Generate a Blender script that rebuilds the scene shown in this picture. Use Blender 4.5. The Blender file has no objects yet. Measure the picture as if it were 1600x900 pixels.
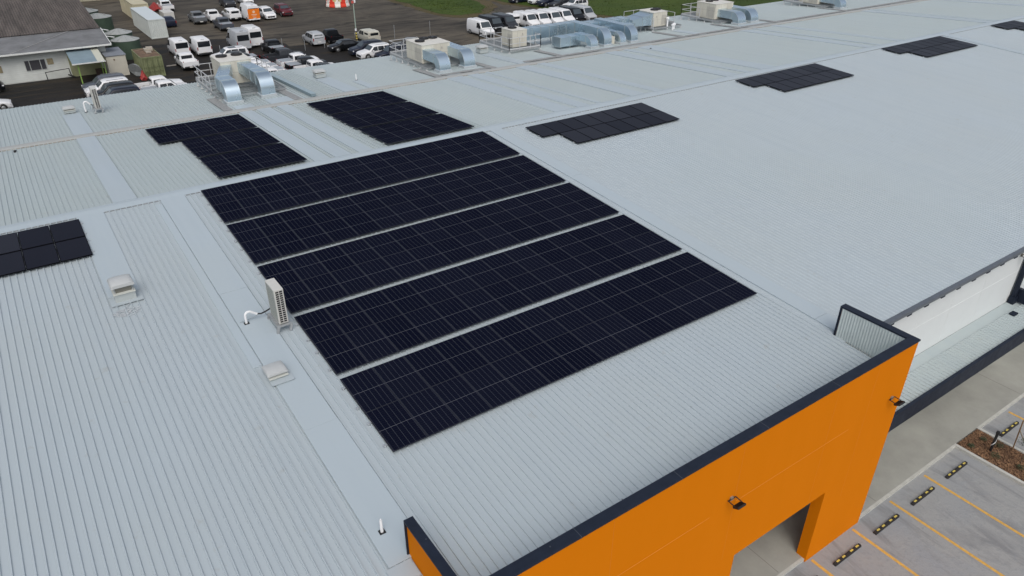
import bpy, bmesh, math, random
from mathutils import Vector, Matrix
random.seed(11)
S = bpy.context.scene
COL = S.collection
R = math.radians

# ------------------------------------------------------------------ camera
CAMP = (-6.2594, -15.1682, 14.9117)
YAW, PITCH, ROLL, FPX = 0.6041, 0.5231, 0.0011, 1138.33
def cam_axes():
    cy, sy, cp, sp = math.cos(YAW), math.sin(YAW), math.cos(PITCH), math.sin(PITCH)
    f = Vector((sy*cp, cy*cp, -sp)); r = Vector((cy, -sy, 0)); u = r.cross(f)
    cr, sr = math.cos(ROLL), math.sin(ROLL)
    return r*cr+u*sr, -r*sr+u*cr, f
cd = bpy.data.cameras.new('camera'); cam = bpy.data.objects.new('camera', cd); COL.objects.link(cam)
ra, ua, fa = cam_axes()
m = Matrix((ra, ua, -fa)).transposed().to_4x4(); m.translation = Vector(CAMP)
cam.matrix_world = m
cd.sensor_width = 36; cd.lens = FPX/1600*36; cd.clip_start = .1; cd.clip_end = 3000
S.camera = cam

# ------------------------------------------------------------------ light
SUN_EL, SUN_AZ = R(52), R(206)          # azimuth clockwise from +Y
world = bpy.data.worlds.new('World'); S.world = world; world.use_nodes = True
wn = world.node_tree; wn.nodes.clear()
sky = wn.nodes.new('ShaderNodeTexSky'); sky.sky_type = 'NISHITA'; sky.sun_disc = False
sky.sun_elevation = SUN_EL; sky.sun_rotation = SUN_AZ
sky.air_density = 1.0; sky.dust_density = 4.0; sky.ozone_density = 1.0
hs = wn.nodes.new('ShaderNodeHueSaturation'); hs.inputs['Saturation'].default_value = .55
bg = wn.nodes.new('ShaderNodeBackground'); bg.inputs[1].default_value = .145
wo = wn.nodes.new('ShaderNodeOutputWorld')
wn.links.new(sky.outputs[0], hs.inputs['Color']); wn.links.new(hs.outputs[0], bg.inputs[0]); wn.links.new(bg.outputs[0], wo.inputs[0])
sl = bpy.data.lights.new('sun', 'SUN'); sl.energy = .78; sl.angle = R(50); sl.color = (1, .96, .9)
so = bpy.data.objects.new('sun', sl); COL.objects.link(so)
sd = Vector((math.sin(SUN_AZ)*math.cos(SUN_EL), math.cos(SUN_AZ)*math.cos(SUN_EL), math.sin(SUN_EL)))
so.rotation_euler = sd.to_track_quat('Z', 'Y').to_euler()
vs = S.view_settings; vs.view_transform = 'Standard'; vs.look = 'None'; vs.exposure = 0.0; vs.gamma = 1; vs.use_curve_mapping = False

# ------------------------------------------------------------------ materials
MATS = {}
def mat(name, col, rough=.6, metal=0., spec=.5, noise=0., nscale=3., bump=0., bscale=40., coat=0., stretch=(1,1,1), col2=None, objrand=0.):
    if name in MATS: return MATS[name]
    m = bpy.data.materials.new(name); m.use_nodes = True; MATS[name] = m
    nt = m.node_tree; N = nt.nodes; L = nt.links; b = N['Principled BSDF']
    b.inputs['Base Color'].default_value = (*col, 1); b.inputs['Roughness'].default_value = rough
    b.inputs['Metallic'].default_value = metal; b.inputs['Specular IOR Level'].default_value = spec
    b.inputs['Coat Weight'].default_value = coat
    if noise or bump:
        tc = N.new('ShaderNodeTexCoord'); mp = N.new('ShaderNodeMapping'); mp.inputs['Scale'].default_value = stretch
        L.new(tc.outputs['Object'], mp.inputs[0])
    if noise:
        n = N.new('ShaderNodeTexNoise'); n.inputs['Scale'].default_value = nscale; n.inputs['Detail'].default_value = 6; n.inputs['Roughness'].default_value = .62
        L.new(mp.outputs[0], n.inputs[0])
        r = N.new('ShaderNodeValToRGB'); e = r.color_ramp.elements; e[0].position = .32; e[1].position = .68
        c2 = col2 or tuple(c*(1-noise) for c in col)
        e[0].color = (*c2, 1); e[1].color = (*(tuple(min(1, c*(1+noise*.35)) for c in col)), 1)
        L.new(n.outputs[0], r.inputs[0]); L.new(r.outputs[0], b.inputs['Base Color'])
        mr = N.new('ShaderNodeMapRange'); mr.inputs[3].default_value = min(1, rough+.12); mr.inputs[4].default_value = max(.02, rough-.08)
        L.new(n.outputs[0], mr.inputs[0]); L.new(mr.outputs[0], b.inputs['Roughness'])
    if bump:
        n2 = N.new('ShaderNodeTexNoise'); n2.inputs['Scale'].default_value = bscale; n2.inputs['Detail'].default_value = 5
        L.new(mp.outputs[0], n2.inputs[0]); bp = N.new('ShaderNodeBump'); bp.inputs['Strength'].default_value = bump; bp.inputs['Distance'].default_value = .02
        L.new(n2.outputs[0], bp.inputs['Height']); L.new(bp.outputs[0], b.inputs['Normal'])
    return m

def roof_mat(name, col, dirt, rough=.42):
    """painted steel: faint long streaks down the slope, broad weathering, small specks"""
    m = bpy.data.materials.new(name); m.use_nodes = True; MATS[name] = m
    nt = m.node_tree; N = nt.nodes; L = nt.links; b = N['Principled BSDF']
    tc = N.new('ShaderNodeTexCoord')
    def noise(scale, st, det=5):
        mp = N.new('ShaderNodeMapping'); mp.inputs['Scale'].default_value = st; L.new(tc.outputs['Object'], mp.inputs[0])
        n = N.new('ShaderNodeTexNoise'); n.inputs['Scale'].default_value = scale; n.inputs['Detail'].default_value = det; n.inputs['Roughness'].default_value = .6
        L.new(mp.outputs[0], n.inputs[0]); return n.outputs[0]
    a = noise(.12, (1, 1, 1)); s = noise(1.0, (2.2, .12, 1)); f = noise(9., (1, 1, 1), 8); dd = noise(2.3, (1, 1, 1), 9)
    def mix(fac, c1, c2, lo, hi):
        r = N.new('ShaderNodeMapRange'); r.inputs[1].default_value = lo; r.inputs[2].default_value = hi; L.new(fac, r.inputs[0])
        x = N.new('ShaderNodeMix'); x.data_type = 'RGBA'; L.new(r.outputs[0], x.inputs[0])
        for i, c in ((6, c1), (7, c2)):
            if isinstance(c, tuple): x.inputs[i].default_value = (*c, 1)
            else: L.new(c, x.inputs[i])
        return x.outputs[2]
    warm = (col[0]*1.0, col[1]*.985, col[2]*.96)
    c = mix(a, col, warm, .35, .65)
    c = mix(s, c, tuple(k*.955 for k in col), .45, .75)
    c = mix(f, c, tuple(k*.98 for k in col), .55, .8)
    c = mix(dd, c, dirt, .63, .92)
    L.new(c, b.inputs['Base Color'])
    mr = N.new('ShaderNodeMapRange'); mr.inputs[3].default_value = rough-.06; mr.inputs[4].default_value = rough+.14; L.new(s, mr.inputs[0]); L.new(mr.outputs[0], b.inputs['Roughness'])
    b.inputs['Specular IOR Level'].default_value = .4
    return m
ROOF = roof_mat('roof_steel', (.408, .468, .503), (.33, .33, .30))
ROOF2 = roof_mat('roof_steel_rear', (.40, .462, .475), (.34, .32, .28))
FLASH = roof_mat('roof_flashing_steel', (.405, .474, .518), (.37, .41, .44), .38)
FLASHW = roof_mat('weathered_flashing', (.37, .385, .38), (.14, .125, .10), .6)
MESHW = mat('walkway_mesh', (.30, .31, .31), .75, noise=.3, nscale=6, bump=.5, bscale=80)
ORANGE = mat('orange_render', (.665, .190, .003), .65, noise=.025, nscale=.6, spec=.03, stretch=(1, 1, .25))
CHAR = mat('charcoal_steel', (.017, .023, .038), .45, noise=.2, nscale=3, spec=.15)
CHARG = mat('grey_gutter_steel', (.10, .115, .135), .35, noise=.15, nscale=2)
WHITEW = mat('white_wall_panel', (.70, .735, .735), .5, noise=.03, nscale=.7)
CREAM = mat('cream_cabinet_paint', (.60, .58, .50), .5, noise=.10, nscale=2.5, stretch=(1, 1, .4))
GALV = mat('galvanised_duct', (.56, .68, .76), .27, metal=.9, noise=.05, nscale=.7)
GALVD = mat('galvanised_frame', (.42, .44, .45), .5, metal=.5, noise=.2, nscale=8)
BLACK = mat('black_plastic', (.012, .012, .013), .55)
WHITEP = mat('white_pipe', (.80, .81, .82), .35)
ALU = mat('aluminium', (.60, .62, .64), .35, metal=.7)
BFRAME = mat('black_anodised', (.004, .004, .006), .6, spec=.05)
CONC = mat('concrete_path', (.335, .335, .30), .8, noise=.22, nscale=.45, bump=.2, bscale=50)
KERB = mat('kerb_concrete', (.50, .50, .46), .8, noise=.15, nscale=3)
YLINE = mat('yellow_line_paint', (.66, .385, .085), .6, noise=.22, nscale=9)
YEL = mat('yellow_reflector', (.58, .46, .10), .5)
STOP = mat('wheel_stop_rubber', (.022, .02, .02), .7, noise=.3, nscale=20)

def ground_mat(name, cols, rough=.8, fine=False):
    m = bpy.data.materials.new(name); m.use_nodes = True; MATS[name] = m
    nt = m.node_tree; N = nt.nodes; L = nt.links; b = N['Principled BSDF']
    tc = N.new('ShaderNodeTexCoord')
    def noise(scale, st, det=6, d=0.):
        mp = N.new('ShaderNodeMapping'); mp.inputs['Scale'].default_value = st; mp.inputs['Rotation'].default_value = (0, 0, .25); L.new(tc.outputs['Object'], mp.inputs[0])
        n = N.new('ShaderNodeTexNoise'); n.inputs['Scale'].default_value = scale; n.inputs['Detail'].default_value = det; n.inputs['Distortion'].default_value = d; n.inputs['Roughness'].default_value = .65
        L.new(mp.outputs[0], n.inputs[0]); return n.outputs[0]
    a = noise(.035, (1, 1, 1), 7, .9) if not fine else noise(.3, (1, 1, 1), 6, .6); s = noise(.28, (.35, 1.6, 1), 7, 1.2) if not fine else noise(.9, (1.3, .3, 1), 7, .8); f = noise(3.0, (1, 1, 1), 8) if not fine else noise(6, (1, 1, 1), 8)
    def mix(fac, c1, c2, lo, hi):
        r = N.new('ShaderNodeMapRange'); r.inputs[1].default_value = lo; r.inputs[2].default_value = hi; L.new(fac, r.inputs[0])
        x = N.new('ShaderNodeMix'); x.data_type = 'RGBA'; L.new(r.outputs[0], x.inputs[0])
        for i, c in ((6, c1), (7, c2)):
            if isinstance(c, tuple): x.inputs[i].default_value = (*c, 1)
            else: L.new(c, x.inputs[i])
        return x.outputs[2]
    c = mix(a, cols[0], cols[1], .36, .56)
    c = mix(s, c, cols[2], .50, .66)
    c = mix(f, c, cols[3], .52, .75)
    L.new(c, b.inputs['Base Color']); b.inputs['Roughness'].default_value = rough; b.inputs['Specular IOR Level'].default_value = .12
    mr = N.new('ShaderNodeMapRange'); mr.inputs[3].default_value = rough-.3; mr.inputs[4].default_value = min(1, rough+.1); L.new(s, mr.inputs[0]); L.new(mr.outputs[0], b.inputs['Roughness'])
    bp = N.new('ShaderNodeBump'); bp.inputs['Strength'].default_value = .5; bp.inputs['Distance'].default_value = .05; L.new(f, bp.inputs['Height']); L.new(bp.outputs[0], b.inputs['Normal'])
    return m
CONC2 = ground_mat('concrete_parking', ((.285, .30, .315), (.315, .32, .315), (.22, .225, .23), (.25, .26, .27)), .75, True)
YARD = ground_mat('yard_gravel', ((.036, .033, .029), (.115, .100, .078), (.024, .023, .022), (.060, .052, .042)), .85)
ASPH = ground_mat('wet_asphalt', ((.014, .014, .014), (.024, .022, .020), (.046, .038, .028), (.012, .012, .012)), .8)
GRASS = ground_mat('grass_blades', ((.035, .062, .012), (.055, .085, .014), (.028, .045, .012), (.075, .080, .024)), .9)
MUD = ground_mat('bare_verge', ((.10, .078, .045), (.085, .07, .03), (.065, .055, .035), (.12, .10, .07)), .9)
MULCH = mat('bark_mulch', (.16, .085, .045), .9, noise=.7, nscale=9, bump=.9, bscale=25, col2=(.045, .022, .012))
LEAF = mat('dark_leaf', (.045, .075, .03), .6, noise=.4, nscale=4)

def panel_mat(name, half, W, Ln):
    m = bpy.data.materials.new(name); m.use_nodes = True
    nt = m.node_tree; N = nt.nodes; L = nt.links; b = N['Principled BSDF']
    tc = N.new('ShaderNodeTexCoord'); sp = N.new('ShaderNodeSeparateXYZ'); L.new(tc.outputs['Object'], sp.inputs[0])
    def M(op, a, b_=None, c_=None):
        n = N.new('ShaderNodeMath'); n.operation = op
        for i, v in enumerate((a, b_, c_)):
            if v is None: continue
            if isinstance(v, (int, float)): n.inputs[i].default_value = v
            else: L.new(v, n.inputs[i])
        return n.outputs[0]
    def lines(coord, start, pitch, width):
        t = M('DIVIDE', M('SUBTRACT', coord, start), pitch); fr = M('FRACT', t)
        d = M('MULTIPLY', M('MINIMUM', fr, M('SUBTRACT', 1.0, fr)), pitch)
        return M('LESS_THAN', d, width/2)
    cols = lines(sp.outputs[0], .03, (W-.06)/6, .0075 if half else .003)
    rows = lines(sp.outputs[1], .03, (Ln-.06)/20, .004)
    bus = lines(sp.outputs[0], .03+.009, (W-.06)/60, .0015)
    mid = M('LESS_THAN', M('ABSOLUTE', M('SUBTRACT', sp.outputs[1], Ln/2)), .006)
    oi = N.new('ShaderNodeObjectInfo')
    base = N.new('ShaderNodeMix'); base.data_type = 'RGBA'
    if half: base.inputs[6].default_value = (.0032, .0042, .012, 1); base.inputs[7].default_value = (.0055, .0068, .016, 1)
    else: base.inputs[6].default_value = (.010, .011, .019, 1); base.inputs[7].default_value = (.022, .024, .034, 1)
    L.new(oi.outputs['Random'], base.inputs[0])
    c = base.outputs[2]
    def over(fac, col, amt):
        nonlocal c
        x = N.new('ShaderNodeMix'); x.data_type = 'RGBA'; L.new(M('MULTIPLY', fac, amt), x.inputs[0]); L.new(c, x.inputs[6]); x.inputs[7].default_value = (*col, 1); c = x.outputs[2]
    if half:
        over(bus, (.04, .045, .06), .30); over(rows, (.035, .04, .055), .6); over(cols, (.11, .12, .145), .7); over(mid, (.17, .18, .21), .8)
    else:
        over(cols, (.004, .004, .006), .6); over(rows, (.004, .004, .006), .5)
    L.new(c, b.inputs['Base Color']); b.inputs['Roughness'].default_value = .3 if half else .38; b.inputs['Specular IOR Level'].default_value = 0.0 if half else .05
    return m

# ------------------------------------------------------------------ mesh helpers
class MB:
    def __init__(s): s.v = []; s.f = []
    def add(s, vs, fs):
        o = len(s.v); s.v += [tuple(v) for v in vs]; s.f += [tuple(i+o for i in f) for f in fs]; return s
    def box(s, x0, x1, y0, y1, z0, z1):
        return s.add([(x0,y0,z0),(x1,y0,z0),(x1,y1,z0),(x0,y1,z0),(x0,y0,z1),(x1,y0,z1),(x1,y1,z1),(x0,y1,z1)],
                     [(0,3,2,1),(4,5,6,7),(0,1,5,4),(1,2,6,5),(2,3,7,6),(3,0,4,7)])
    def quad(s, a, b, c, d): return s.add([a, b, c, d], [(0,1,2,3)])
    def bar(s, a, b, w=.04, h=None, up=(0,0,1)):
        a = Vector(a); b = Vector(b); h = h or w; d = (b-a).normalized(); u = Vector(up)
        if abs(d.dot(u)) > .98: u = Vector((0,1,0))
        r = d.cross(u).normalized()*(w/2); u = r.cross(d).normalized()*(h/2)
        vs = [a-r-u, a+r-u, a+r+u, a-r+u, b-r-u, b+r-u, b+r+u, b-r+u]
        return s.add(vs, [(0,1,2,3),(7,6,5,4),(0,4,5,1),(1,5,6,2),(2,6,7,3),(3,7,4,0)])
    def tube(s, pts, r, n=10, caps=True):
        pts = [Vector(p) for p in pts]; o = len(s.v); prev = None
        for i, p in enumerate(pts):
            d = ((pts[min(i+1, len(pts)-1)]-p).normalized() + (p-pts[max(i-1, 0)]).normalized()).normalized()
            if prev is None:
                u = Vector((0,0,1)) if abs(d.z) < .9 else Vector((1,0,0)); u = (u-d*u.dot(d)).normalized()
            else: u = (prev-d*prev.dot(d)).normalized()
            prev = u; w = d.cross(u); rr = r[i] if isinstance(r, (list, tuple)) else r
            for k in range(n):
                a = 2*math.pi*k/n; s.v.append(tuple(p+(u*math.cos(a)+w*math.sin(a))*rr))
        for i in range(len(pts)-1):
            for k in range(n):
                k2 = (k+1) % n; s.f.append((o+i*n+k, o+i*n+k2, o+(i+1)*n+k2, o+(i+1)*n+k))
        if caps:
            s.f.append(tuple(o+k for k in range(n))[::-1]); s.f.append(tuple(o+(len(pts)-1)*n+k for k in range(n)))
        return s
    def cyl(s, c, r, h, axis='z', n=20, r2=None):
        c = Vector(c); e = {'x': Vector((1,0,0)), 'y': Vector((0,1,0)), 'z': Vector((0,0,1))}[axis]
        return s.tube([c, c+e*h], [r, r if r2 is None else r2], n)
    def loft(s, rings, closed_caps=True):
        o = len(s.v); n = len(rings[0])
        for r in rings: s.v += [tuple(p) for p in r]
        for i in range(len(rings)-1):
            for k in range(n):
                k2 = (k+1) % n; s.f.append((o+i*n+k, o+i*n+k2, o+(i+1)*n+k2, o+(i+1)*n+k))
        if closed_caps:
            s.f.append(tuple(o+k for k in range(n))[::-1]); s.f.append(tuple(o+(len(rings)-1)*n+k for k in range(n)))
        return s
    def mesh(s, name, m, smooth=None):
        me = bpy.data.meshes.new(name); me.from_pydata(s.v, [], s.f)
        bm = bmesh.new(); bm.from_mesh(me); bmesh.ops.recalc_face_normals(bm, faces=bm.faces); bm.to_mesh(me); bm.free()
        if m: me.materials.append(m)
        if smooth is not None:
            for p in me.polygons: p.use_smooth = True
            me.set_sharp_from_angle(angle=R(smooth))
        me.update(); return me
    def build(s, name, m, parent=None, smooth=None, bevel=0):
        o = bpy.data.objects.new(name, s.mesh(name, m, smooth)); COL.objects.link(o)
        if parent: o.parent = parent
        if bevel:
            b = o.modifiers.new('bevel', 'BEVEL'); b.width = bevel; b.segments = 2; b.limit_method = 'ANGLE'; b.angle_limit = R(40)
        return o
def tag(o, label=None, cat=None, group=None, kind=None):
    if label: o['label'] = label
    if cat: o['category'] = cat
    if group: o['group'] = group
    if kind: o['kind'] = kind
    return o
def empty(name, loc=(0,0,0), rz=0, label=None, cat=None, group=None):
    o = bpy.data.objects.new(name, None); o.empty_display_size = .2; COL.objects.link(o); o.location = loc; o.rotation_euler = (0,0,rz)
    return tag(o, label, cat, group)
def copy_tree(o, parent=None):
    c = o.copy(); COL.objects.link(c); c.parent = parent
    for ch in [k for k in o.children]: copy_tree(ch, c)
    return c
def structure(mb, name, m, label):
    return tag(mb.build(name, m), label, name.replace('_', ' '), kind='structure')

# ------------------------------------------------------------------ levels measured on site
S1, S2 = .0619, -.0518
YR, YV, YE = 20.92, 35.54, 47.70
ZR = S1*YR
G = -7.61                # path and yard level
GP = -7.73               # parking bays level
def z1(y): return S1*y
def z2(y): return ZR + S2*(y-YR)

# ================================================================== GROUND
structure(MB().quad((-700,-500,G-.16),(1100,-500,G-.16),(1100,1300,G-.16),(-700,1300,G-.16)), 'ground', YARD, 'bare brown earth and gravel around the warehouse')
structure(MB().quad((-120,YE-.1,G-.02),(260,YE-.1,G-.02),(260,320,G-.02),(-120,320,G-.02)), 'yard_gravel', YARD, 'brown gravel yard where the vehicles are parked')
def blob(pts, z, jit=.5, step=1.5):
    out = []
    for i, p in enumerate(pts):
        q = pts[(i+1) % len(pts)]; a = Vector((*p, 0)); b = Vector((*q, 0)); n = max(1, int((b-a).length/step))
        for k in range(n):
            c = a.lerp(b, k/n); out.append((c.x+random.uniform(-jit, jit), c.y+random.uniform(-jit, jit), z))
    mb = MB(); mb.add(out, [tuple(range(len(out)))]); return mb
structure(blob([(-60,YE+.2),(46,YE+.2),(46,74),(42,88),(30,93),(27,103),(10,106),(-60,108)], G, .9, 2), 'wet_asphalt', ASPH, 'dark wet asphalt apron behind the warehouse')
structure(blob([(61,72),(96,56),(98,76),(84,92),(62,91.5)], G+.004, .6, 2), 'parking_asphalt', ASPH, 'dark asphalt under the row of vans')
structure(blob([(60,124.5),(59.5,114),(59.4,103.5),(61.4,99.5),(66,98.5),(73,104.5),(76,112),(75.5,118),(70,128),(62,132)], G+.006, .45), 'bare_verge', MUD, 'bare brown rim round the small grass patch')
tag(blob([(61.4,124),(61.1,114),(60.9,104.3),(62.8,100.9),(67.5,101.8),(71.7,107),(73.8,112.9),(73.4,118),(69,126),(63,130)], G+.03, .45).build('grass', GRASS), 'small island of short green grass in the gravel yard', 'grass', kind='stuff')
structure(blob([(76.5,113),(76,107),(77.6,103.6),(78,99.5),(77.5,91.5),(81,86.8),(80,83),(81,79),(77,71.5),(74,62),(76,YE+1),(240,YE+1),(240,320),(100,320),(84,150)], G+.008, .6), 'bare_strip', MUD, 'brown worn strip along the edge of the grass field')
tag(blob([(77.8,114),(77.6,108.4),(78.9,103.9),(79.4,100),(79.6,92.1),(84.2,87.6),(84,83.6),(86,80),(82,70.4),(80,62),(82,YE+1),(240,YE+1),(240,320),(104,320),(86,150)], G+.04, .6).build('grass', GRASS), 'wide field of short green grass behind the warehouse', 'grass', kind='stuff')
# grass tufts that break up both lawns
mb = MB()
def tuft(mb, x, y, z, r, h, n=5):
    for _ in range(n):
        a = random.uniform(0, 6.28); dx, dy = math.cos(a)*r, math.sin(a)*r; ox, oy = x+random.uniform(-r, r), y+random.uniform(-r, r)
        mb.add([(ox-dy*.3, oy+dx*.3, z), (ox+dy*.3, oy-dx*.3, z), (ox+dx, oy+dy, z+h)], [(0,1,2)])
for _ in range(5200):
    x, y = random.uniform(80, 150), random.uniform(52, 130)
    if y > 84 or x > 87: tuft(mb, x, y, G+.04, .12, random.uniform(.05, .22), 3)
for _ in range(700):
    x, y = random.gauss(67, 3), random.gauss(112, 6)
    tuft(mb, x, y, G+.03, .12, random.uniform(.05, .18), 3)
tag(mb.build('grass_tufts', GRASS), 'scattered longer grass tufts over the two lawns', 'grass', kind='stuff')

# front: path, parking, kerbs, garden bed
structure(MB().box(-40, 140, -5.96, YE, G-.30, G), 'path', CONC, 'pale concrete footpath along the front of the building')
structure(MB().box(-40, 140, -60, -5.97, GP-.2, GP), 'parking_lot', CONC2, 'grey concrete parking bays in front of the orange wall')
mb = MB()
for a, b in ((-40, 24.45), (26.35, 140)): mb.box(a, b, -6.06, -5.955, GP-.2, G+.004)
structure(mb, 'kerb', KERB, 'pale concrete kerb between the path and the parking bays')
mb = MB()
for i in range(-5, 4):
    x = 13.70+2.603*i + 0
    if x < 23: mb.box(x-.065, x+.065, -11.6, -6.2, GP, GP+.005)
mb.box(28.90, 29.03, -11.6, -6.2, GP, GP+.005)
structure(mb, 'line_markings', YLINE, 'faded yellow lines between the parking bays')
mb = MB()
for y in (-12.4,): mb.box(-40, 140, y-.012, y+.012, GP, GP+.002)
for x in (-6.5, -.3, 5.9, 12.1, 18.3, 30.7, 36.9): mb.box(x-.012, x+.012, -5.9, -3.6, G, G+.002)
structure(mb, 'expansion_joints', mat('joint_filler', (.20, .19, .17), .9), 'thin dark joints sawn across the concrete')
bed = MB()
bed.box(24.32, 24.47, -16, -5.96, GP-.1, G+.012); bed.box(26.33, 26.48, -16, -6.0, GP-.1, G+.012)
structure(bed, 'garden_kerb', KERB, 'pale concrete edging on both sides of the mulched garden bed')
mb = MB(); nx, ny = 26, 120
gv = [[(24.47+1.86*i/nx, -16+10.0*j/ny, G-.045+random.uniform(-.02, .03)) for i in range(nx+1)] for j in range(ny+1)]
for j in range(ny):
    for i in range(nx): mb.quad(gv[j][i], gv[j][i+1], gv[j+1][i+1], gv[j+1][i])
structure(mb, 'garden_bed', MULCH, 'garden bed covered in brown bark mulch beside the parking bays')
chips = MB()
for _ in range(3800):
    x, y = random.uniform(24.5, 26.3), random.uniform(-13, -6.02); a = random.uniform(0, 3.14); l = random.uniform(.02, .055); w = l*.35; z = G-.02+random.uniform(0, .03)
    c, s_ = math.cos(a), math.sin(a)
    chips.quad((x-c*l+s_*w, y-s_*l-c*w, z), (x+c*l+s_*w, y+s_*l-c*w, z+random.uniform(-.01, .02)), (x+c*l-s_*w, y+s_*l+c*w, z), (x-c*l-s_*w, y-s_*l+c*w, z+.01))
tag(chips.build('bark_chips', mat('pale_bark', (.30, .17, .09), .9, noise=.6, nscale=2)), 'loose bark chips scattered over the garden bed', 'mulch', kind='stuff')
plant_at = [(24.85,-6.45,'small dark shrub in the mulch nearest the footpath corner'), (25.75,-6.55,'low green shrub beside the black bollard'), (25.05,-7.4,'low shrub in the mulch against the left kerb'), (25.9,-7.15,'small shrub between the bollard and the wooden stake'),
            (25.2,-8.35,'leafy shrub at the foot of the young tree'), (26.0,-8.3,'dark shrub in the mulch beside the right kerb'), (24.95,-9.2,'shrub nearest the camera in the garden bed')]
for (x, y, lab) in plant_at:
    r = random.uniform(.13, .2); o = empty('shrub', (x, y, G-.03), 0, lab, 'shrub', 'shrubs in the garden bed')
    st = MB(); lf = MB()
    for _ in range(7):
        a = random.uniform(0, 6.28); st.tube([(0,0,0), (math.cos(a)*r*.6, math.sin(a)*r*.6, r*random.uniform(.7, 1.3))], [.006, .003], 5)
    for _ in range(170):
        a = random.uniform(0, 6.28); q = r*math.sqrt(random.random()); zz = random.uniform(.02, r*1.4)*(1-.4*q/r); p = Vector((math.cos(a)*q, math.sin(a)*q, zz))
        d = Vector((random.uniform(-1,1), random.uniform(-1,1), random.uniform(-.2,1))).normalized()*.035; e = d.cross(Vector((0,0,1))).normalized()*.014
        lf.quad(p, p+d*.5+e, p+d, p+d*.5-e)
    st.build('stem', mat('twig', (.10, .07, .04), .9), o); lf.build('leaves', LEAF, o)
# bollard, stakes and young tree
o = empty('bollard', (25.3, -7.08, G-.03), 0, 'black bollard with white marking standing in the mulch', 'bollard')
MB().tube([(0,0,0),(0,0,.95),(0,0,1.0)], [.055,.055,.045], 14).build('post', BLACK, o, 40); MB().tube([(0,0,1.0),(0,0,1.12)], [.075,.07], 14).build('cap', BLACK, o, 40)
mb = MB()
for k in range(14):
    a = k*.55; mb.bar((math.cos(a)*.058, math.sin(a)*.058, .1+k*.055), (math.cos(a+.5)*.058, math.sin(a+.5)*.058, .1+(k+1)*.055), .02, .028)
mb.build('white_stripe', WHITEP, o)
for (x, y, lean, lab) in ((26.15, -7.62, .10, 'slim timber stake leaning at the right kerb of the garden bed'), (26.2, -8.75, -.05, 'timber stake on the far side of the young tree')):
    o = empty('timber_stake', (x, y, G-.05), 0, lab, 'stake', 'timber stakes by the young tree')
    MB().bar((0,0,0), (-lean, .05, 1.75), .045).build('stake_post', mat('timber', (.28, .18, .10), .85, noise=.3, nscale=12), o)
    MB().bar((-lean*.7, .03, 1.2), (-.45, -.35 if y > -8 else .35, 1.05), .02, .035).build('tie', mat('hessian_tie', (.33, .25, .15), .9), o)
o = empty('young_tree', (25.62, -8.22, G-.05), 0, 'young tree with sparse dark leaves between the timber stakes', 'tree')
tr = MB(); tr.tube([(0,0,0),(.02,.01,.7),(.0,.03,1.4),(.04,.02,2.2)], [.025,.02,.016,.008], 8)
lf = MB()
for _ in range(16):
    a = random.uniform(0, 6.28); z = random.uniform(.8, 2.1); e = Vector((math.cos(a), math.sin(a), .7))*random.uniform(.2, .42)
    tr.tube([(.02,.02,z), tuple(Vector((.02,.02,z))+e)], [.007,.003], 5)
    for _ in range(34):
        p = Vector((.02,.02,z))+e*random.uniform(.35, 1.1)+Vector([random.gauss(0, .06) for _ in range(3)])
        d = Vector((random.uniform(-1,1), random.uniform(-1,1), random.uniform(-1,.6))).normalized()*.07; q = d.cross(Vector((0,0,1))).normalized()*.02
        lf.quad(p, p+d*.5+q, p+d, p+d*.5-q)
tr.build('trunk', mat('bark', (.14, .10, .07), .9), o); lf.build('crown', LEAF, o)
# wheel stops
def wheel_stop(x, lab):
    o = empty('wheel_stop', (x, -6.83, GP+.002), 0, lab, 'wheel stop', 'wheel stops at the head of the parking bays')
    pr = [(-.075,0),(.075,0),(.055,.10),(-.055,.10)]
    MB().loft([[(-.825, a*.9, b*.5) for a, b in pr], [(-.79, a, b) for a, b in pr], [(.79, a, b) for a, b in pr], [(.825, a*.9, b*.5) for a, b in pr]]).build('rubber_block', STOP, o)
    for dx in (-.6, -.25, .25, .6):
        MB().box(dx-.085, dx+.085, -.034, .034, .100, .104).build('reflector_pad', YEL, o)
for x, lab in ((15.0, 'black and yellow wheel stop nearest the opening in the orange wall'), (17.62, 'black and yellow wheel stop just past the corner of the orange wall'),
               (20.27, 'black and yellow wheel stop second from the garden bed'), (22.93, 'black and yellow wheel stop right beside the garden bed'), (27.63, 'black and yellow wheel stop beyond the garden bed'), (12.4, 'wheel stop in front of the opening in the orange wall')):
    wheel_stop(x, lab)

# ================================================================== WAREHOUSE
W = empty('warehouse', (0,0,G), 0, 'long low warehouse with pale ribbed steel roof and orange entrance wall', 'warehouse')
def part(mb, name, m, parent=None, smooth=None, bevel=0, label=None):
    # geometry is in world coordinates; W stands at ground level
    mb.v = [(x, y, z-G) for x, y, z in mb.v]
    o = mb.build(name, m, parent or W, smooth, bevel)
    if label: o['label'] = label
    return o
PITCH_R = .2375
def ribbed(x0, x1, y0, y1, zf, h=.044, base=.056, top=.034):
    xs = []; x = x0
    k0 = math.floor(x0/PITCH_R); x = k0*PITCH_R
    prof = [(x0, 0)]
    while x < x1:
        for dx, dz in ((-base/2, 0), (-top/2, h), (top/2, h), (base/2, 0)):
            if x0 < x+dx < x1: prof.append((x+dx, dz))
        x += PITCH_R
    prof.append((x1, 0)); mb = MB()
    n = len(prof)
    mb.v = [(px_, y0, zf(y0)+pz) for px_, pz in prof]+[(px_, y1, zf(y1)+pz) for px_, pz in prof]
    mb.f = [(i, i+1, n+i+1, n+i) for i in range(n-1)]
    return mb
XL, XRr = -40, 135
part(ribbed(XL, -1.25, -3.80, YR-.02, z1), 'front_roof', ROOF)
part(ribbed(-1.25, 16.5, -5.80, YR-.02, z1, .042, .06, .036), 'front_roof', ROOF)
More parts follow.
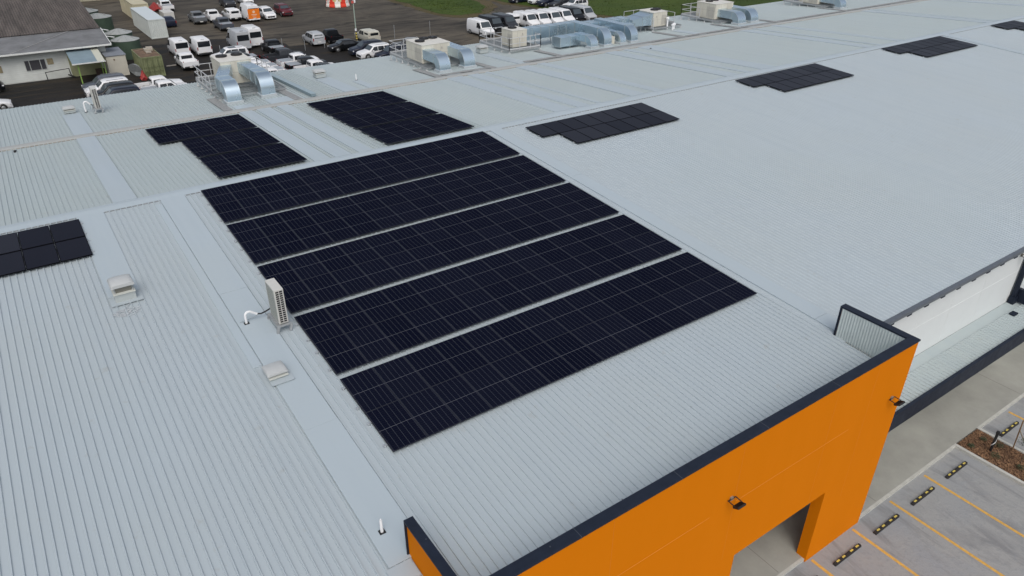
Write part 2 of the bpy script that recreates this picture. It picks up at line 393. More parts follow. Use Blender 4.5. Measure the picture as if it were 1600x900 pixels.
part(ribbed(16.5, XRr, -3.80, YR-.02, z1, .023, .11, .05), 'front_roof', ROOF)
part(ribbed(XL, 17, YR+.02, YV, z2), 'middle_roof', ROOF2)
part(ribbed(17, XRr, YR+.02, YV, z2, .022, .115, .05), 'middle_roof', ROOF2)
part(ribbed(XL, 14, YV+.02, YE, lambda y: z2(y)+.05), 'rear_roof', ROOF2)
part(ribbed(14, XRr, YV+.02, YE, lambda y: z2(y)+.05, .022, .115, .05), 'rear_roof', ROOF2)
# body of the building under the roof
mb = MB(); mb.box(XL+.3, XRr-.3, -3.45, YE-.3, G, -.62)
mb.add([(XL+.3,-3.45,-.62),(XL+.3,YE-.3,-.62),(XL+.3,YE-.3,z2(YE)-.1),(XL+.3,YR,ZR-.1),(XL+.3,-3.45,z1(-3.45)-.1)], [(0,1,2,3,4)])
mb.add([(XRr-.3,-3.45,-.62),(XRr-.3,YE-.3,-.62),(XRr-.3,YE-.3,z2(YE)-.1),(XRr-.3,YR,ZR-.1),(XRr-.3,-3.45,z1(-3.45)-.1)], [(0,1,2,3,4)])
mb.quad((XL+.3,YE-.31,-.62),(XRr-.3,YE-.31,-.62),(XRr-.3,YE-.31,z2(YE)),(XL+.3,YE-.31,z2(YE)))
part(mb, 'wall', mat('grey_wall', (.35, .36, .36), .7, noise=.1, nscale=1))
# ridge cap with notched front edge
mb = MB()
zc = .046
mb.loft([[(x, YR-.42, z1(YR-.42)+zc-.03), (x, YR-.42, z1(YR-.42)+zc), (x, YR, ZR+zc+.02), (x, YR+.40, z2(YR+.40)+zc), (x, YR+.40, z2(YR+.40)+zc-.03)] for x in (XL, XRr)])
x = XL
part(mb, 'ridge_cap', FLASH)
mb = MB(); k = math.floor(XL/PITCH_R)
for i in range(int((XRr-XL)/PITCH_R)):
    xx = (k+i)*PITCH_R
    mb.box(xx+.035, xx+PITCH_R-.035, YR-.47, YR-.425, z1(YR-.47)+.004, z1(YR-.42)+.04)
part(mb, 'ridge_closure', mat('closure_grey', (.26, .28, .29), .6))  # closure pieces between the ribs, in a darker grey than the cap
# valley flashing between the middle and the rear roof
mb = MB(); mb.loft([[(x, YV-.22, z2(YV-.22)+.045), (x, YV-.04, z2(YV)+.10), (x, YV+.42, z2(YV+.42)+.098), (x, YV+.42, z2(YV+.42)+.06), (x, YV-.22, z2(YV-.22)+.02)] for x in (XL, XRr)])
part(mb, 'valley_flashing', FLASHW)
part(MB().box(XL, XRr, YV-.30, YV-.225, z2(YV-.26)+.004, z2(YV-.26)+.041), 'leaf_litter', mat('gutter_dirt', (.17, .145, .11), .9, noise=.75, nscale=1.1, col2=(.40, .40, .37), stretch=(1, .1, 1)))
# smooth flat flashings running down the slope
def strip(x0, x1, y0, y1, zf, m=FLASH, h=.05, name='roof_flashing'):
    mb = MB(); mb.loft([[(x0, y, zf(y)+.002), (x0, y, zf(y)+h), (x0+.02, y, zf(y)+h+.006), (x1-.02, y, zf(y)+h+.006), (x1, y, zf(y)+h), (x1, y, zf(y)+.002)] for y in (y0, y1)])
    return part(mb, name, m)
zr3 = lambda y: z2(y)+.05
strip(-5.38, -4.27, 12.9, YR-.43, z1)
strip(-1.84, -.75, 11.0, YR-.43, z1); strip(-2.17, -1.86, 6.0, YR-.9, z1)
strip(-1.83, -.76, 2.28, 10.99, z1, h=.046); strip(-1.84, -.75, -3.4, 2.27, z1, h=.052)
strip(16.76, 17.55, 12.8, YR-.43, z1); strip(16.77, 17.54, 5.6, 12.79, z1, h=.046); strip(16.76, 17.55, -2.3, 5.59, z1, h=.052); strip(16.77, 17.54, -3.6, -2.31, z1, h=.046)
strip(67.6, 68.5, -3.6, YR-.43, z1)
for a, b in ((-3.72, -2.68), (6.15, 7.0), (7.3, 8.25), (8.7, 9.5), (22.3, 23.7), (24.2, 25.2), (25.9, 26.2), (28.9, 30.2), (31.1, 31.9), (38.6, 39.9), (40.8, 41.3), (42.6, 44.3), (56.6, 57.8), (58.6, 59), (61.5, 62.4), (77.6, 78.8), (79.3, 79.8), (93, 94.2)):
    strip(a, b, YR+.41, YV-.31, z2)
for a, b, c in ((-3.75, -2.65, 42.4), (14.1, 15.3, 42.0), (16.1, 16.75, 39.2), (29.8, 30.9, 42.0), (51.6, 52.6, 39.8), (6.2, 7.5, 37.0), (8.6, 10.3, 37.6), (22.8, 24.0, 36.6), (25.2, 26.5, 36.7), (38.6, 45, 36.9), (58.9, 62.6, 37.5)):
    strip(a, b, YV+.43, c, zr3)
# walkway mesh
mb = MB()
for a, b, c, d in ((5.35, 5.95, YV+.45, 40.6), (10.25, 10.85, YV+.45, 39.9), (21.75, 22.35, YV+.45, 40.0), (26.9, 27.5, YV+.45, 39.0), (34.3, 34.9, YV+.45, 40.2), (49.4, 50.0, YV+.45, 40.5), (57.6, 58.2, YV+.45, 40.0), (63.5, 64.1, YV+.45, 40.0), (76.2, 76.8, YV+.45, 40.0)):
    part(MB().loft([[(a, y, zr3(y)+.045), (a, y, zr3(y)+.075), (b, y, zr3(y)+.075), (b, y, zr3(y)+.045)] for y in (c, d)]), 'roof_walkway', MESHW)
for a, b in ((22.4, 26.85), (30.5, 49.3), (50.1, 57.5), (58.3, 76.1), (76.9, 110)):
    part(MB().loft([[(x, YV+.5, zr3(YV)+.045), (x, YV+.5, zr3(YV)+.075), (x, YV+1.0, zr3(YV+.5)+.075), (x, YV+1.0, zr3(YV+.5)+.045)] for x in (a, b)]), 'roof_walkway', MESHW)
# rear eave gutter
part(MB().box(XL, XRr, YE-.02, YE+.14, z2(YE)-.12, z2(YE)+.02), 'gutter', FLASH)
# front eave gutter, right of the orange block, with overflow brackets
mb = MB(); mb.loft([[(x, -3.80, -.40), (x, -3.80, -.225), (x, -3.97, -.225), (x, -4.0, -.30), (x, -3.97, -.40)] for x in (16.9, XRr)])
g1 = part(mb, 'gutter', CHARG)
mb = MB()
for i in range(90): x = 18.0+i*1.25; mb.box(x, x+.30, -3.97, -3.66, -.475, -.403)
part(mb, 'gutter_bracket', CHAR)
mb = MB(); mb.loft([[(x, -3.80, -.40), (x, -3.80, -.225), (x, -3.97, -.225), (x, -4.0, -.30), (x, -3.97, -.40)] for x in (XL, -1.27)])
part(mb, 'gutter', CHARG)
part(MB().box(-1.95, -1.26, -3.99, -3.42, -.23, -.165), 'corner_flashing', FLASH)
# white wall under the right eave
mb = MB(); mb.box(16.85, 31.55, -3.60, -3.46, -3.72, -.42)
wp = part(mb, 'white_wall', WHITEW)
mb = MB()
for z in (-1.9,): mb.box(16.9, 31.5, -3.606, -3.601, z-.008, z+.008)
for x in (19.6, 22.4, 25.2, 28.0): mb.box(x-.006, x+.006, -3.606, -3.602, -3.7, -.45)
part(mb, 'panel_joint', mat('joint_grey', (.82, .85, .85), .6))
part(MB().box(31.75, XRr-.4, -3.62, -3.46, G, -.42), 'white_wall', WHITEW)
# awning along the front
mb = MB(); mb.loft([[(x, -3.62, -3.70), (x, -4.18, -3.74), (x, -4.18, -3.80), (x, -3.62, -3.80)] for x in (16.9, 60)])
aw = part(mb, 'awning_box_gutter', ROOF2)
def ribx(x0, x1):
    mb = ribbed(x0, x1, -4.16, -5.30, lambda y: -3.70-.04*(y+4.16)*-1, h=.03); return mb
part(ribx(16.9, 60), 'awning_roof', ROOF2)
mb = MB(); mb.loft([[(x, -5.30, -4.40), (x, -5.30, -3.60), (x, -5.44, -3.60), (x, -5.44, -4.40)] for x in (16.86, 60)])
fa = part(mb, 'awning_fascia', CHAR, bevel=.01)
part(MB().box(16.9, 60, -5.28, -3.62, -4.20, -4.14), 'awning_soffit', mat('soffit', (.5, .5, .49), .7))
# downpipe, rainhead, beam and outlet by the end of the white wall
dp = part(MB().box(31.55, 31.72, -3.86, -3.66, -3.62, -.40), 'downpipe', CHAR)
part(MB().box(31.46, 31.80, -3.92, -3.64, -4.0, -3.35), 'rainhead', CHAR, bevel=.01)
part(MB().box(31.80, 34.6, -5.28, -5.05, -3.64, -2.95).box(31.80, 32.0, -5.05, -3.66, -3.64, -2.95), 'portal_beam', CHAR)
part(MB().box(30.35, 30.75, -4.5, -4.24, -3.69, -3.63), 'overflow_outlet', CHAR)
# ---- orange entrance block
YF = -6.11
ZT, ZB, DOORT, DX0, DX1 = .98, G, -4.12, 8.64, 13.40
mb = MB()
TH = .28
mb.box(-1.22, DX0, YF, YF+TH, G-.12, ZT); mb.box(DX1, 16.80, YF, YF+TH, G-.12, ZT); mb.box(DX0, DX1, YF, YF+TH, DOORT, ZT)
orw = part(mb, 'orange_wall', ORANGE)
mb = MB(); mb.box(-1.22, -1.0, YF+TH, -3.30, -3.9, ZT); mb.box(16.58, 16.80, YF+TH, -3.30, -3.9, ZT)
mb.box(-1.0, 16.58, YF+TH, -3.47, -4.10, -3.9)
mb.box(DX1+.002, DX1+.45, YF+TH, YF+.40, G, -4.10); mb.box(DX0-.45, DX0-.002, YF+TH, YF+.40, G, -4.10)
part(mb, 'side_wall', ORANGE)
mb = MB()
mb.box(8.1, 13.7, YF-.0015, YF+.01, -1.395, -1.38); mb.box(3.4, 6.95, YF-.0015, YF+.01, -1.395, -1.38); mb.box(-1.2, 0.5, YF-.0015, YF+.01, -1.365, -1.345)
part(mb, 'wall_joint', mat('orange_joint', (.72, .245, .03), .5))
mb = MB()
for x in (3.1, 8.0, 12.4, 14.6): mb.box(x-.005, x+.005, YF-.0012, YF+.01, -5 if x > 13 else -3.9, ZT-.1)
part(mb, 'vertical_joint', mat('orange_seam', (.60, .168, .004), .6))
# coping in one run on three sides
mb = MB(); zt = 1.06
mb.box(-1.28, 16.85, -6.14, -5.81, ZT+.01, zt); cop = part(mb, 'coping', CHAR, bevel=.012)
mb = MB(); mb.box(-1.28, -1.02, -5.808, -3.27, ZT+.01, zt-.003); mb.box(-1.28, -1.02, -3.31, -3.27, -.28, ZT+.008)
part(mb, 'coping', CHAR, bevel=.008)
mb = MB(); mb.box(16.55, 16.85, -5.808, -3.27, ZT+.01, zt-.003); mb.box(16.55, 16.85, -3.35, -3.27, -.24, ZT+.008)
part(mb, 'coping', CHAR, bevel=.008)
mb = MB()
for x in (2.0, 5.4, 8.9, 12.3): mb.box(x-.008, x+.008, -6.142, -5.808, ZT+.008, zt+.0015)
mb.cyl((1.2,-5.95,zt), .018, .012).cyl((3.6,-5.8,zt), .016, .01).cyl((-1.1,-4.1,zt), .015, .01)
part(mb, 'coping_joint', mat('sealant', (.05, .06, .075), .5))
# pale corrugated lining inside the right return and behind the front parapet
def corr(axis, a0, a1, other, za, zb, step=.076, amp=.012):
    mb = MB(); n = int((a1-a0)/step)*4; pts = []
    for i in range(n+1):
        t = a0+(a1-a0)*i/n; d = amp*math.sin(2*math.pi*i/4+.4)
        pts.append((other+d, t) if axis == 'y' else (t, other+d))
    for i in range(n):
        p, q = pts[i], pts[i+1]; mb.quad((p[0], p[1], za), (q[0], q[1], za), (q[0], q[1], zb), (p[0], p[1], zb))
    return mb
CORR = mat('corrugated_lining', (.52, .58, .57), .45, noise=.1, nscale=2)
part(corr('y', -5.79, -3.36, 16.565, -.45, ZT+.008, .105), 'parapet_lining', CORR, smooth=60)
part(corr('x', -.99, 16.54, -5.815, -.5, ZT+.008, .105), 'parapet_lining', CORR, smooth=60)
part(corr('y', -5.79, -3.36, -1.01, -.5, ZT+.008, .105), 'parapet_lining', CORR, smooth=60)
# glazed entrance behind the portal
gd = part(MB().box(8.9, 13.2, -3.52, -3.475, G, -4.2), 'entrance_frame', CHAR)
mb = MB()
for i in range(4): mb.box(9.0+i*1.05, 9.95+i*1.05, -3.535, -3.522, G+.08, -4.3)
part(mb, 'entrance_glass', mat('tinted_glass', (.02, .025, .03), .08), gd)
# floodlights on the orange wall and under the right eave
def flood(x, y, z, lab, yaw=0.):
    o = empty('floodlight', (x, y, z), yaw, lab, 'floodlight', 'floodlights on the front walls')
    MB().box(-.06, .06, -.05, 0, -.06, .06).build('mount_plate', mat('grey_box', (.22, .20, .17), .5), o)
    MB().bar((-.16,-.04,.0), (-.16,-.30,-.02), .035, .012).bar((.16,-.04,.0), (.16,-.30,-.02), .035, .012).bar((-.17,-.04,0), (.17,-.04,0), .035, .012).build('bracket', BLACK, o)
    mb = MB(); mb.box(-.17, .17, -.11, .11, -.035, .035)
    h = mb.build('lamp_head', BLACK, o, bevel=.008); h.location = (0, -.32, -.04); h.rotation_euler = (R(-28), 0, 0)
    f = MB()
    for i in range(7): f.box(-.15+i*.045, -.142+i*.045, -.09, .09, .036, .055)
    fo = f.build('cooling_fins', BLACK, h)
    g = MB().box(-.15, .15, -.09, .09, -.040, -.0355).build('lens', mat('lens_glass', (.4, .42, .42), .1), h)
    return o
flood(7.81, YF, -1.10, 'black floodlight on the orange wall above the opening'); flood(16.1, YF, -1.12, 'black floodlight at the right corner of the orange wall'); flood(31.05, -3.61, -.95, 'black floodlight high on the white wall by the downpipe')

# ================================================================== SOLAR PANELS
ANG1, ANG2 = math.atan(S1), math.atan(S2)
def make_panel(Wd, Ln, m, fm, name, e=.008):
    o = empty(name)
    fr = MB(); t = .035
    fr.box(0, Wd, 0, e, 0, t).box(0, Wd, Ln-e, Ln, 0, t).box(0, e, e, Ln-e, 0, t).box(Wd-e, Wd, e, Ln-e, 0, t)
    fr.build('frame', fm, o)
    MB().box(e, Wd-e, e, Ln-e, .004, t-.003).build('glass', m, o)
    return o
HALF_M = panel_mat('half_cut_cells', True, 1.147, 1.909); BLK_M = panel_mat('all_black_cells', False, 1.150, 1.75)
FR_ALU = mat('dark_panel_frame', (.030, .033, .043), .5, spec=.1)
protoA = make_panel(1.149, 1.913, HALF_M, FR_ALU, 'solar_panel'); protoB = make_panel(1.170, 1.765, BLK_M, BFRAME, 'solar_panel', .024)
used = {}
def place_panel(proto, x, y, lift, sec, lab, group):
    if used.get(proto.name): o = copy_tree(proto)
    else: o = proto; used[proto.name] = True
    zf, an = (z1, ANG1) if sec == 1 else (z2, ANG2)
    o.location = (x, y, zf(y)+lift); o.rotation_euler = (an, 0, 0); tag(o, lab, 'solar panel', group)
RAIL_A = {}
def rail(x0, x1, y, lift, sec, lab, group):
    zf, an = (z1, ANG1) if sec == 1 else (z2, ANG2)
    key = round(x1-x0, 2)
    if key not in RAIL_A:
        mb = MB(); L_ = x1-x0; mb.box(0, L_, -.02, .02, -.042, -.002); RAIL_A[key] = (mb.mesh('mounting_rail', ALU), None)
        fb = MB(); n = max(2, int(L_/1.4))
        for i in range(n+1):
            q = .06+i*(L_-.12)/n; fb.box(q-.02, q+.02, -.03, .03, -.115, -.043)
        RAIL_A[key] = (RAIL_A[key][0], fb.mesh('foot', ALU))
    o = empty('mounting_rail', (x0, y, zf(y)+lift), 0, lab, 'rail', group); o.rotation_euler = (an, 0, 0)
    r = bpy.data.objects.new('rail_bar', RAIL_A[key][0]); COL.objects.link(r); r.parent = o
    f = bpy.data.objects.new('foot', RAIL_A[key][1]); COL.objects.link(f); f.parent = o
ORD = ['first','second','third','fourth','fifth','sixth','seventh','eighth','ninth','tenth','eleventh','twelfth','thirteenth','fourteenth']
PW, PL, GAP = 1.154, 1.9201, .2974
PER = 2*PL+GAP
rows = ['front row', 'second row', 'middle row', 'fourth row', 'rear row']
for r in range(5):
    for l in range(2):
        y = r*PER+l*PL+.004
        for c in range(14):
            place_panel(protoA, c*PW+.003, y, .115, 1, f'solar panel {ORD[c]} from left in {"lower" if l == 0 else "upper"} line of large array {rows[r]}', 'panels of the large solar array')
        for q, qn in ((.40, 'lower'), (1.50, 'upper')):
            rail(-.13, 14*PW+.04, y+q, .115, 1, f'{qn} aluminium rail under the {"lower" if l == 0 else "upper"} panel line of large array {rows[r]}', 'rails under the large solar array')
P2, G2 = 2.0136, .2897
PER2 = 2*P2+G2
protoC = make_panel(1.147, 2.005, panel_mat('half_cut_cells_long', True, 1.147, 2.005), FR_ALU, 'solar_panel')
for nm, x0, xe, y0, cols in (('left array beyond the ridge', 5.81, None, 21.55, (4, 4, 5)), ('right array beyond the ridge', 16.2, None, 21.39, (5, 5, 5))):
    for r in range(3):
        rn = ('front', 'middle', 'rear')[r]
        for l in range(2):
            y = y0+r*PER2+l*P2
            for c in range(cols[r]):
                x = x0-(cols[r]-c)*PW
                place_panel(protoC, x+.003, y, .15, 2, f'panel {ORD[c]} from left, {"lower" if l == 0 else "upper"} line, {rn} row of {nm}', 'panels of the '+nm)
            for q, qn in ((.42, 'lower'), (1.58, 'upper')):
                rail(x0-cols[r]*PW-.10, x0+.04, y+q, .15, 2, f'{qn} rail, {"lower" if l == 0 else "upper"} line, {rn} row of {nm}', 'rails under the '+nm)
def small(nm, x0, y0, top, bot_skip, ncol=8):
    for c in range(ncol):
        place_panel(protoB, x0+c*1.188, y0+1.787, .12, 1, f'panel {ORD[c]} from left, rear line of {nm}', 'panels of the '+nm)
        if c >= bot_skip: place_panel(protoB, x0+c*1.188, y0, .12, 1, f'panel {ORD[c]} from left, front line of {nm}', 'panels of the '+nm)
    for l, q in ((0, .35), (0, 1.4), (1, .35), (1, 1.4)):
        a = x0+(bot_skip*1.188 if l == 0 else 0)
        rail(a-.07, x0+ncol*1.188+.04, y0+l*1.787+q, .12, 1, f'{"front" if q < 1 else "rear"} rail, {"front" if l == 0 else "rear"} line of {nm}', 'rails under the '+nm)
small('first small array right of the large one', 18.75, 16.12, 8, 1)
small('second small array right of the large one', 38.0, 16.5, 8, 1)
small('third small array right of the large one', 57.0, 16.66, 8, 1)
small('small array cut off at the right edge', 76.0, 16.7, 8, 1, 4)
for c in range(4):
    for l in range(2):
        place_panel(protoB, -5.30-(c+1)*1.188, 16.47+l*1.83, .12, 1, f'all black panel {ORD[c]} from right in {"front" if l == 0 else "rear"} line of array at the left edge', 'panels of the left edge array')
for l, q in ((0, .35), (0, 1.4), (1, .35), (1, 1.4)):
    rail(-10.1, -5.22, 16.47+l*1.83+q, .12, 1, f'{"front" if q < 1 else "rear"} rail under {"front" if l == 0 else "rear"} line of array at the left edge', 'rails under the left edge array')

# ================================================================== AIR CONDITIONERS, VENTS, PIPES
def split_ac(x, y, z, lab, s=1.0, cover=True):
    o = empty('air_conditioner', (x, y, z), 0, lab, 'air conditioner', 'slim outdoor air conditioners on the roof')
    w, d, h, b = .34*s, .94*s, 1.38*s, .30*s
    CAB = mat('pale_grey_cabinet', (.56, .56, .53), .45, noise=.06, nscale=4)
    cb = MB().box(-w/2, w/2, 0, d, b, b+h).build('cabinet', CAB, o, bevel=.012)
    g = MB().box(-w/2+.05*s, w/2-.05*s, -.006, -.001, b+.05*s, b+h-.05*s).build('end_grille', BLACK, o)
    n = 15; gl = MB()
    for i in range(n+1): zz = b+.05*s+i*(h-.1*s)/n; gl.box(-w/2+.05*s, w/2-.05*s, -.013, -.007, zz-.008*s, zz+.008*s)
    gl.box(-.012*s, .012*s, -.014, -.0065, b+.05*s, b+h-.05*s); gl.build('grille_bars', CAB, o)
    c = MB().box(-w/2-.006, -w/2-.001, .05*s, d-.05*s, b+.06*s, b+h-.06*s).build('coil', mat('coil_fins', (.10, .14, .13), .6), o)
    cg = MB()
    for i in range(8): yy = .08*s+i*(d-.16*s)/7; cg.box(-w/2-.014, -w/2-.007, yy-.01*s, yy+.01*s, b+.06*s, b+h-.06*s)
    cg.build('coil_guard', CAB, o)
    for k in (0, 1):
        MB().tube([(w/2+.001, d*.5, b+h*(.27+.46*k)), (w/2+.02, d*.5, b+h*(.27+.46*k))], [.27*s, .25*s], 24).build('fan_grille', BLACK, o, 30)
    st = MB(); st.box(-w/2-.12*s, w/2+.08*s, -.10*s, -.04*s, b-.07*s, b-.005); st.box(-w/2-.12*s, w/2+.08*s, d+.0*s, d+.06*s, b-.07*s, b-.005)
    for sx in (-w/2-.12*s, w/2+.01*s):
        for yy in (-.10*s, d): st.add([(sx, yy, b-.07*s), (sx+.10*s, yy, b-.07*s), (sx+.02*s, yy-.02*s, .0), (sx-.05*s, yy-.02*s, .0), (sx, yy+.05*s, b-.07*s), (sx+.10*s, yy+.05*s, b-.07*s), (sx+.02*s, yy+.07*s, .0), (sx-.05*s, yy+.07*s, .0)], [(0,1,2,3),(7,6,5,4),(0,4,5,1),(1,5,6,2),(2,6,7,3),(3,7,4,0)])
    st.box(-w/2-.10*s, w/2+.06*s, -.04*s, d, b-.05*s, b-.03*s); st.build('stand', GALVD, o)
    return o
split_ac(-.50, 7.52, z1(7.5)+.03, 'slim tall air conditioner on a stand at the left edge of the large array')
split_ac(-1.52, 41.6, zr3(41.6)+.03, 'slim air conditioner far back near the rear eave at left', .98)
def gooseneck(x, y, z, lab, dx=.42, h=.42, r=.045, cable=True):
    o = empty('pipe_gooseneck', (x, y, z), 0, lab, 'pipe', 'white goosenecks beside the slim air conditioners')
    pts = [(0,0,0),(0,0,h*.75)]
    for k in range(1, 8):
        a = math.pi*k/7*.72; pts.append((.13-.13*math.cos(a), 0, h*.75+.13*math.sin(a)))
    q = pts[-1]; pts.append((dx, .0, h*.62)); MB().tube(pts, r, 12).build('pipe', WHITEP, o, 50)
    MB().box(-.09, .09, -.09, .09, .0, .012).build('roof_boot', BLACK, o)
    MB().tube([(dx-.03,0,h*.63),(dx+.15,.0,h*.52),(dx+.35,.02,h*.60),(dx+.55,.05,h*.72)], .028, 8).build('black_hose', BLACK, o, 50)
    MB().tube([(-.2,.1,.045),(0,.12,.05),(.3,.06,.12),(dx,.0,h*.5)], .007, 6).build('cable', mat('grey_cable', (.2, .24, .25), .5), o)
gooseneck(-1.54, 8.62, z1(8.62)+.05, 'white bent pipe with black hose beside the near air conditioner')
gooseneck(-2.28, 42.4, zr3(42.4)+.05, 'white bent pipe beside the far air conditioner at left', .38, .75, .055)
def hood_vent(x, y, z, lab, w=.74, d=.70, h=.30, gap=.13, slant=0.0, clear=True, big=1.0):
    o = empty('roof_vent', (x, y, z), 0, lab, 'roof vent', 'hooded roof vents')
    HM = mat('hood_plastic', (.46, .48, .48), .35, noise=.05, nscale=5); WF = FLASH
    MB().box(-w*.5, w*.5, 0, d, 0, h).build('curb', mat('vent_curb', (.42, .46, .46), .5), o, bevel=.01)
    MB().box(-w*.53, w*.53, -.05, d+.02, h, h+.03).build('curb_rim', mat('rim_cream', (.55, .57, .53), .5), o)
    MB().box(-w*.38, w*.38, .1, d-.08, h+.03, h+gap).build('fan_throat', mat('throat_dark', (.16, .16, .14), .7), o)
    st = MB()
    for sx in (-1, 1):
        for yy in (.04, d-.04): st.bar((sx*w*.44, yy, h), (sx*w*.44, yy, h+gap+.05), .02)
    st.build('strut', GALVD, o)
    rings = []; n = 9
    for i, (yy, k) in enumerate(((.0, .0), (.01, .55), (.12, .86), (d*.5, 1.0), (d-.08, .86), (d+.06, .55), (d+.07, .0))):
        rg = []
        for j in range(n):
            t = math.pi*j/(n-1); sx = -math.cos(t); rg.append((w*.57*(abs(sx)**.55)*(1 if sx > 0 else -1), yy, h+gap+.02+.24*big*(math.sin(t)**.55)*(k if k else .02)))
        rings.append(rg)
    MB().loft(rings).build('hood', HM, o, 50)
    return o
hood_vent(-4.84, 12.34, z1(12.34)+.04, 'large domed roof vent with open gap and tangled cable in front', .72, .74, .34, .24, big=.95)
hood_vent(-1.63, 4.98, z1(5)+.05, 'low hooded roof vent on the flat flashing in front of the air conditioner', .60, .60, .10, .07, big=.6)
hood_vent(-3.2, 42.8, zr3(42.8)+.05, 'small hooded vent far back at left beside the bent pipe', .7, .6, .16, .08, big=.7)
hood_vent(14.7, 42.2, zr3(42.2)+.05, 'cream hooded vent on the rear roof behind the dark solar arrays', .8, .7, .3, .1, big=.9)
hood_vent(30.4, 42.4, zr3(42.4)+.05, 'hooded vent between the second and the third cooling unit', .85, .75, .35, .1, big=.9)
part(MB().box(-5.38, -4.27, 12.15, 12.88, z1(12.5)+.03, z1(12.5)+.06), 'vent_flashing', ROOF)
part(MB().box(-1.95, -1.2, 4.7, 5.8, z1(5.3)+.045, z1(5.3)+.075), 'vent_flashing', ROOF)
# tangled cable in front of the large vent
mb = MB()
for k in range(5):
    pts = []; cx, cy = -5.05+random.uniform(-.15, .15), 11.62+random.uniform(-.15, .1); rx, ry = random.uniform(.22, .42), random.uniform(.10, .22); ph = random.uniform(0, 6)
    for i in range(26): a = ph+i*.27; pts.append((cx+rx*math.cos(a)+i*.004, cy+ry*math.sin(a*1.03), z1(cy)+.05+.02*math.sin(a*2.2)))
    mb.tube(pts, .007, 5)
mb.tube([(-4.75,12.33,z1(12.3)+.1),(-4.8,12.1,z1(12)+.06),(-5.0,11.8,z1(11.8)+.06),(-5.3,11.7,z1(11.8)+.06)], .009, 5)
tag(mb.build('cable_coil', mat('pale_cable', (.50, .52, .54), .5), None, 50), 'loose pale cable coiled on the ribs below the large vent', 'cable')
# vent pipes
for x, y, zf, h, lab in ((-1.50, -2.32, z1, .42, 'white vent pipe with black boot near the left orange parapet'), (16.5, 39.4, zr3, .42, 'white vent pipe on the rear roof between the hooded vent and the second unit')):
    o = empty('vent_pipe', (x, y, zf(y)+.05), 0, lab, 'pipe', 'white vent pipes')
    MB().box(-.085, .085, -.085, .085, 0, .015).build('roof_boot', BLACK, o); MB().tube([(0,0,.01),(0,0,h),(0,0,h+.05)], [.042,.038,.02], 12).build('pipe', WHITEP, o, 40)
for i, (x, y, h) in enumerate(((52.0, 40.1, .45), (52.6, 40.5, .42), (52.1, 41.0, 1.0))):
    o = empty('roof_cowl', (x, y, zr3(y)+.05), 0, ('short white cowl pipe nearest the valley beside the fourth unit', 'short white cowl pipe right of its twin beside the fourth unit', 'tall white cowl pipe beside the fourth unit')[i], 'pipe', 'white cowl pipes beside the fourth unit')
    MB().tube([(0,0,0),(0,0,h)], .09, 12).build('pipe', WHITEP, o, 40); MB().tube([(0,0,h),(0,0,h+.12),(0,0,h+.2)], [.17,.17,.05], 14).build('cap', WHITEP, o, 40)
for x, y, zf, lab in ((-6.95, 34.6, z2, 'small dark fixing on the middle roof near the valley at left'), (31.9, 44.9, zr3, 'small dark fixing on the rear roof by the third unit'), (42.9, 33.9, z2, 'small dark fixing on the middle roof below the ducts')):
    o = MB().tube([(x,y,zf(y)),(x,y,zf(y)+.10),(x,y,zf(y)+.12)], [.09,.08,.03], 10).build('roof_fixing', BLACK, None, 40); tag(o, lab, 'fixing', 'small dark fixings on the roof')
# long bluish galvanised cable tray
o = empty('cable_tray', (11.74, 0, 0), 0, 'long blue grey cable tray lying down the rear roof', 'cable tray')
MB().loft([[(-.17, y, zr3(y)+.05), (-.17, y, zr3(y)+.24), (.17, y, zr3(y)+.24), (.17, y, zr3(y)+.05)] for y in (36.1, 46.2)]).build('tray_body', mat('blue_grey_tray', (.26, .34, .38), .4, metal=.3), o)
MB().loft([[(-.19, y, zr3(y)+.24), (-.19, y, zr3(y)+.27), (.19, y, zr3(y)+.27), (.19, y, zr3(y)+.24)] for y in (36.08, 46.22)]).build('tray_lid', mat('tray_lid_steel', (.36, .46, .50), .35, metal=.3), o)

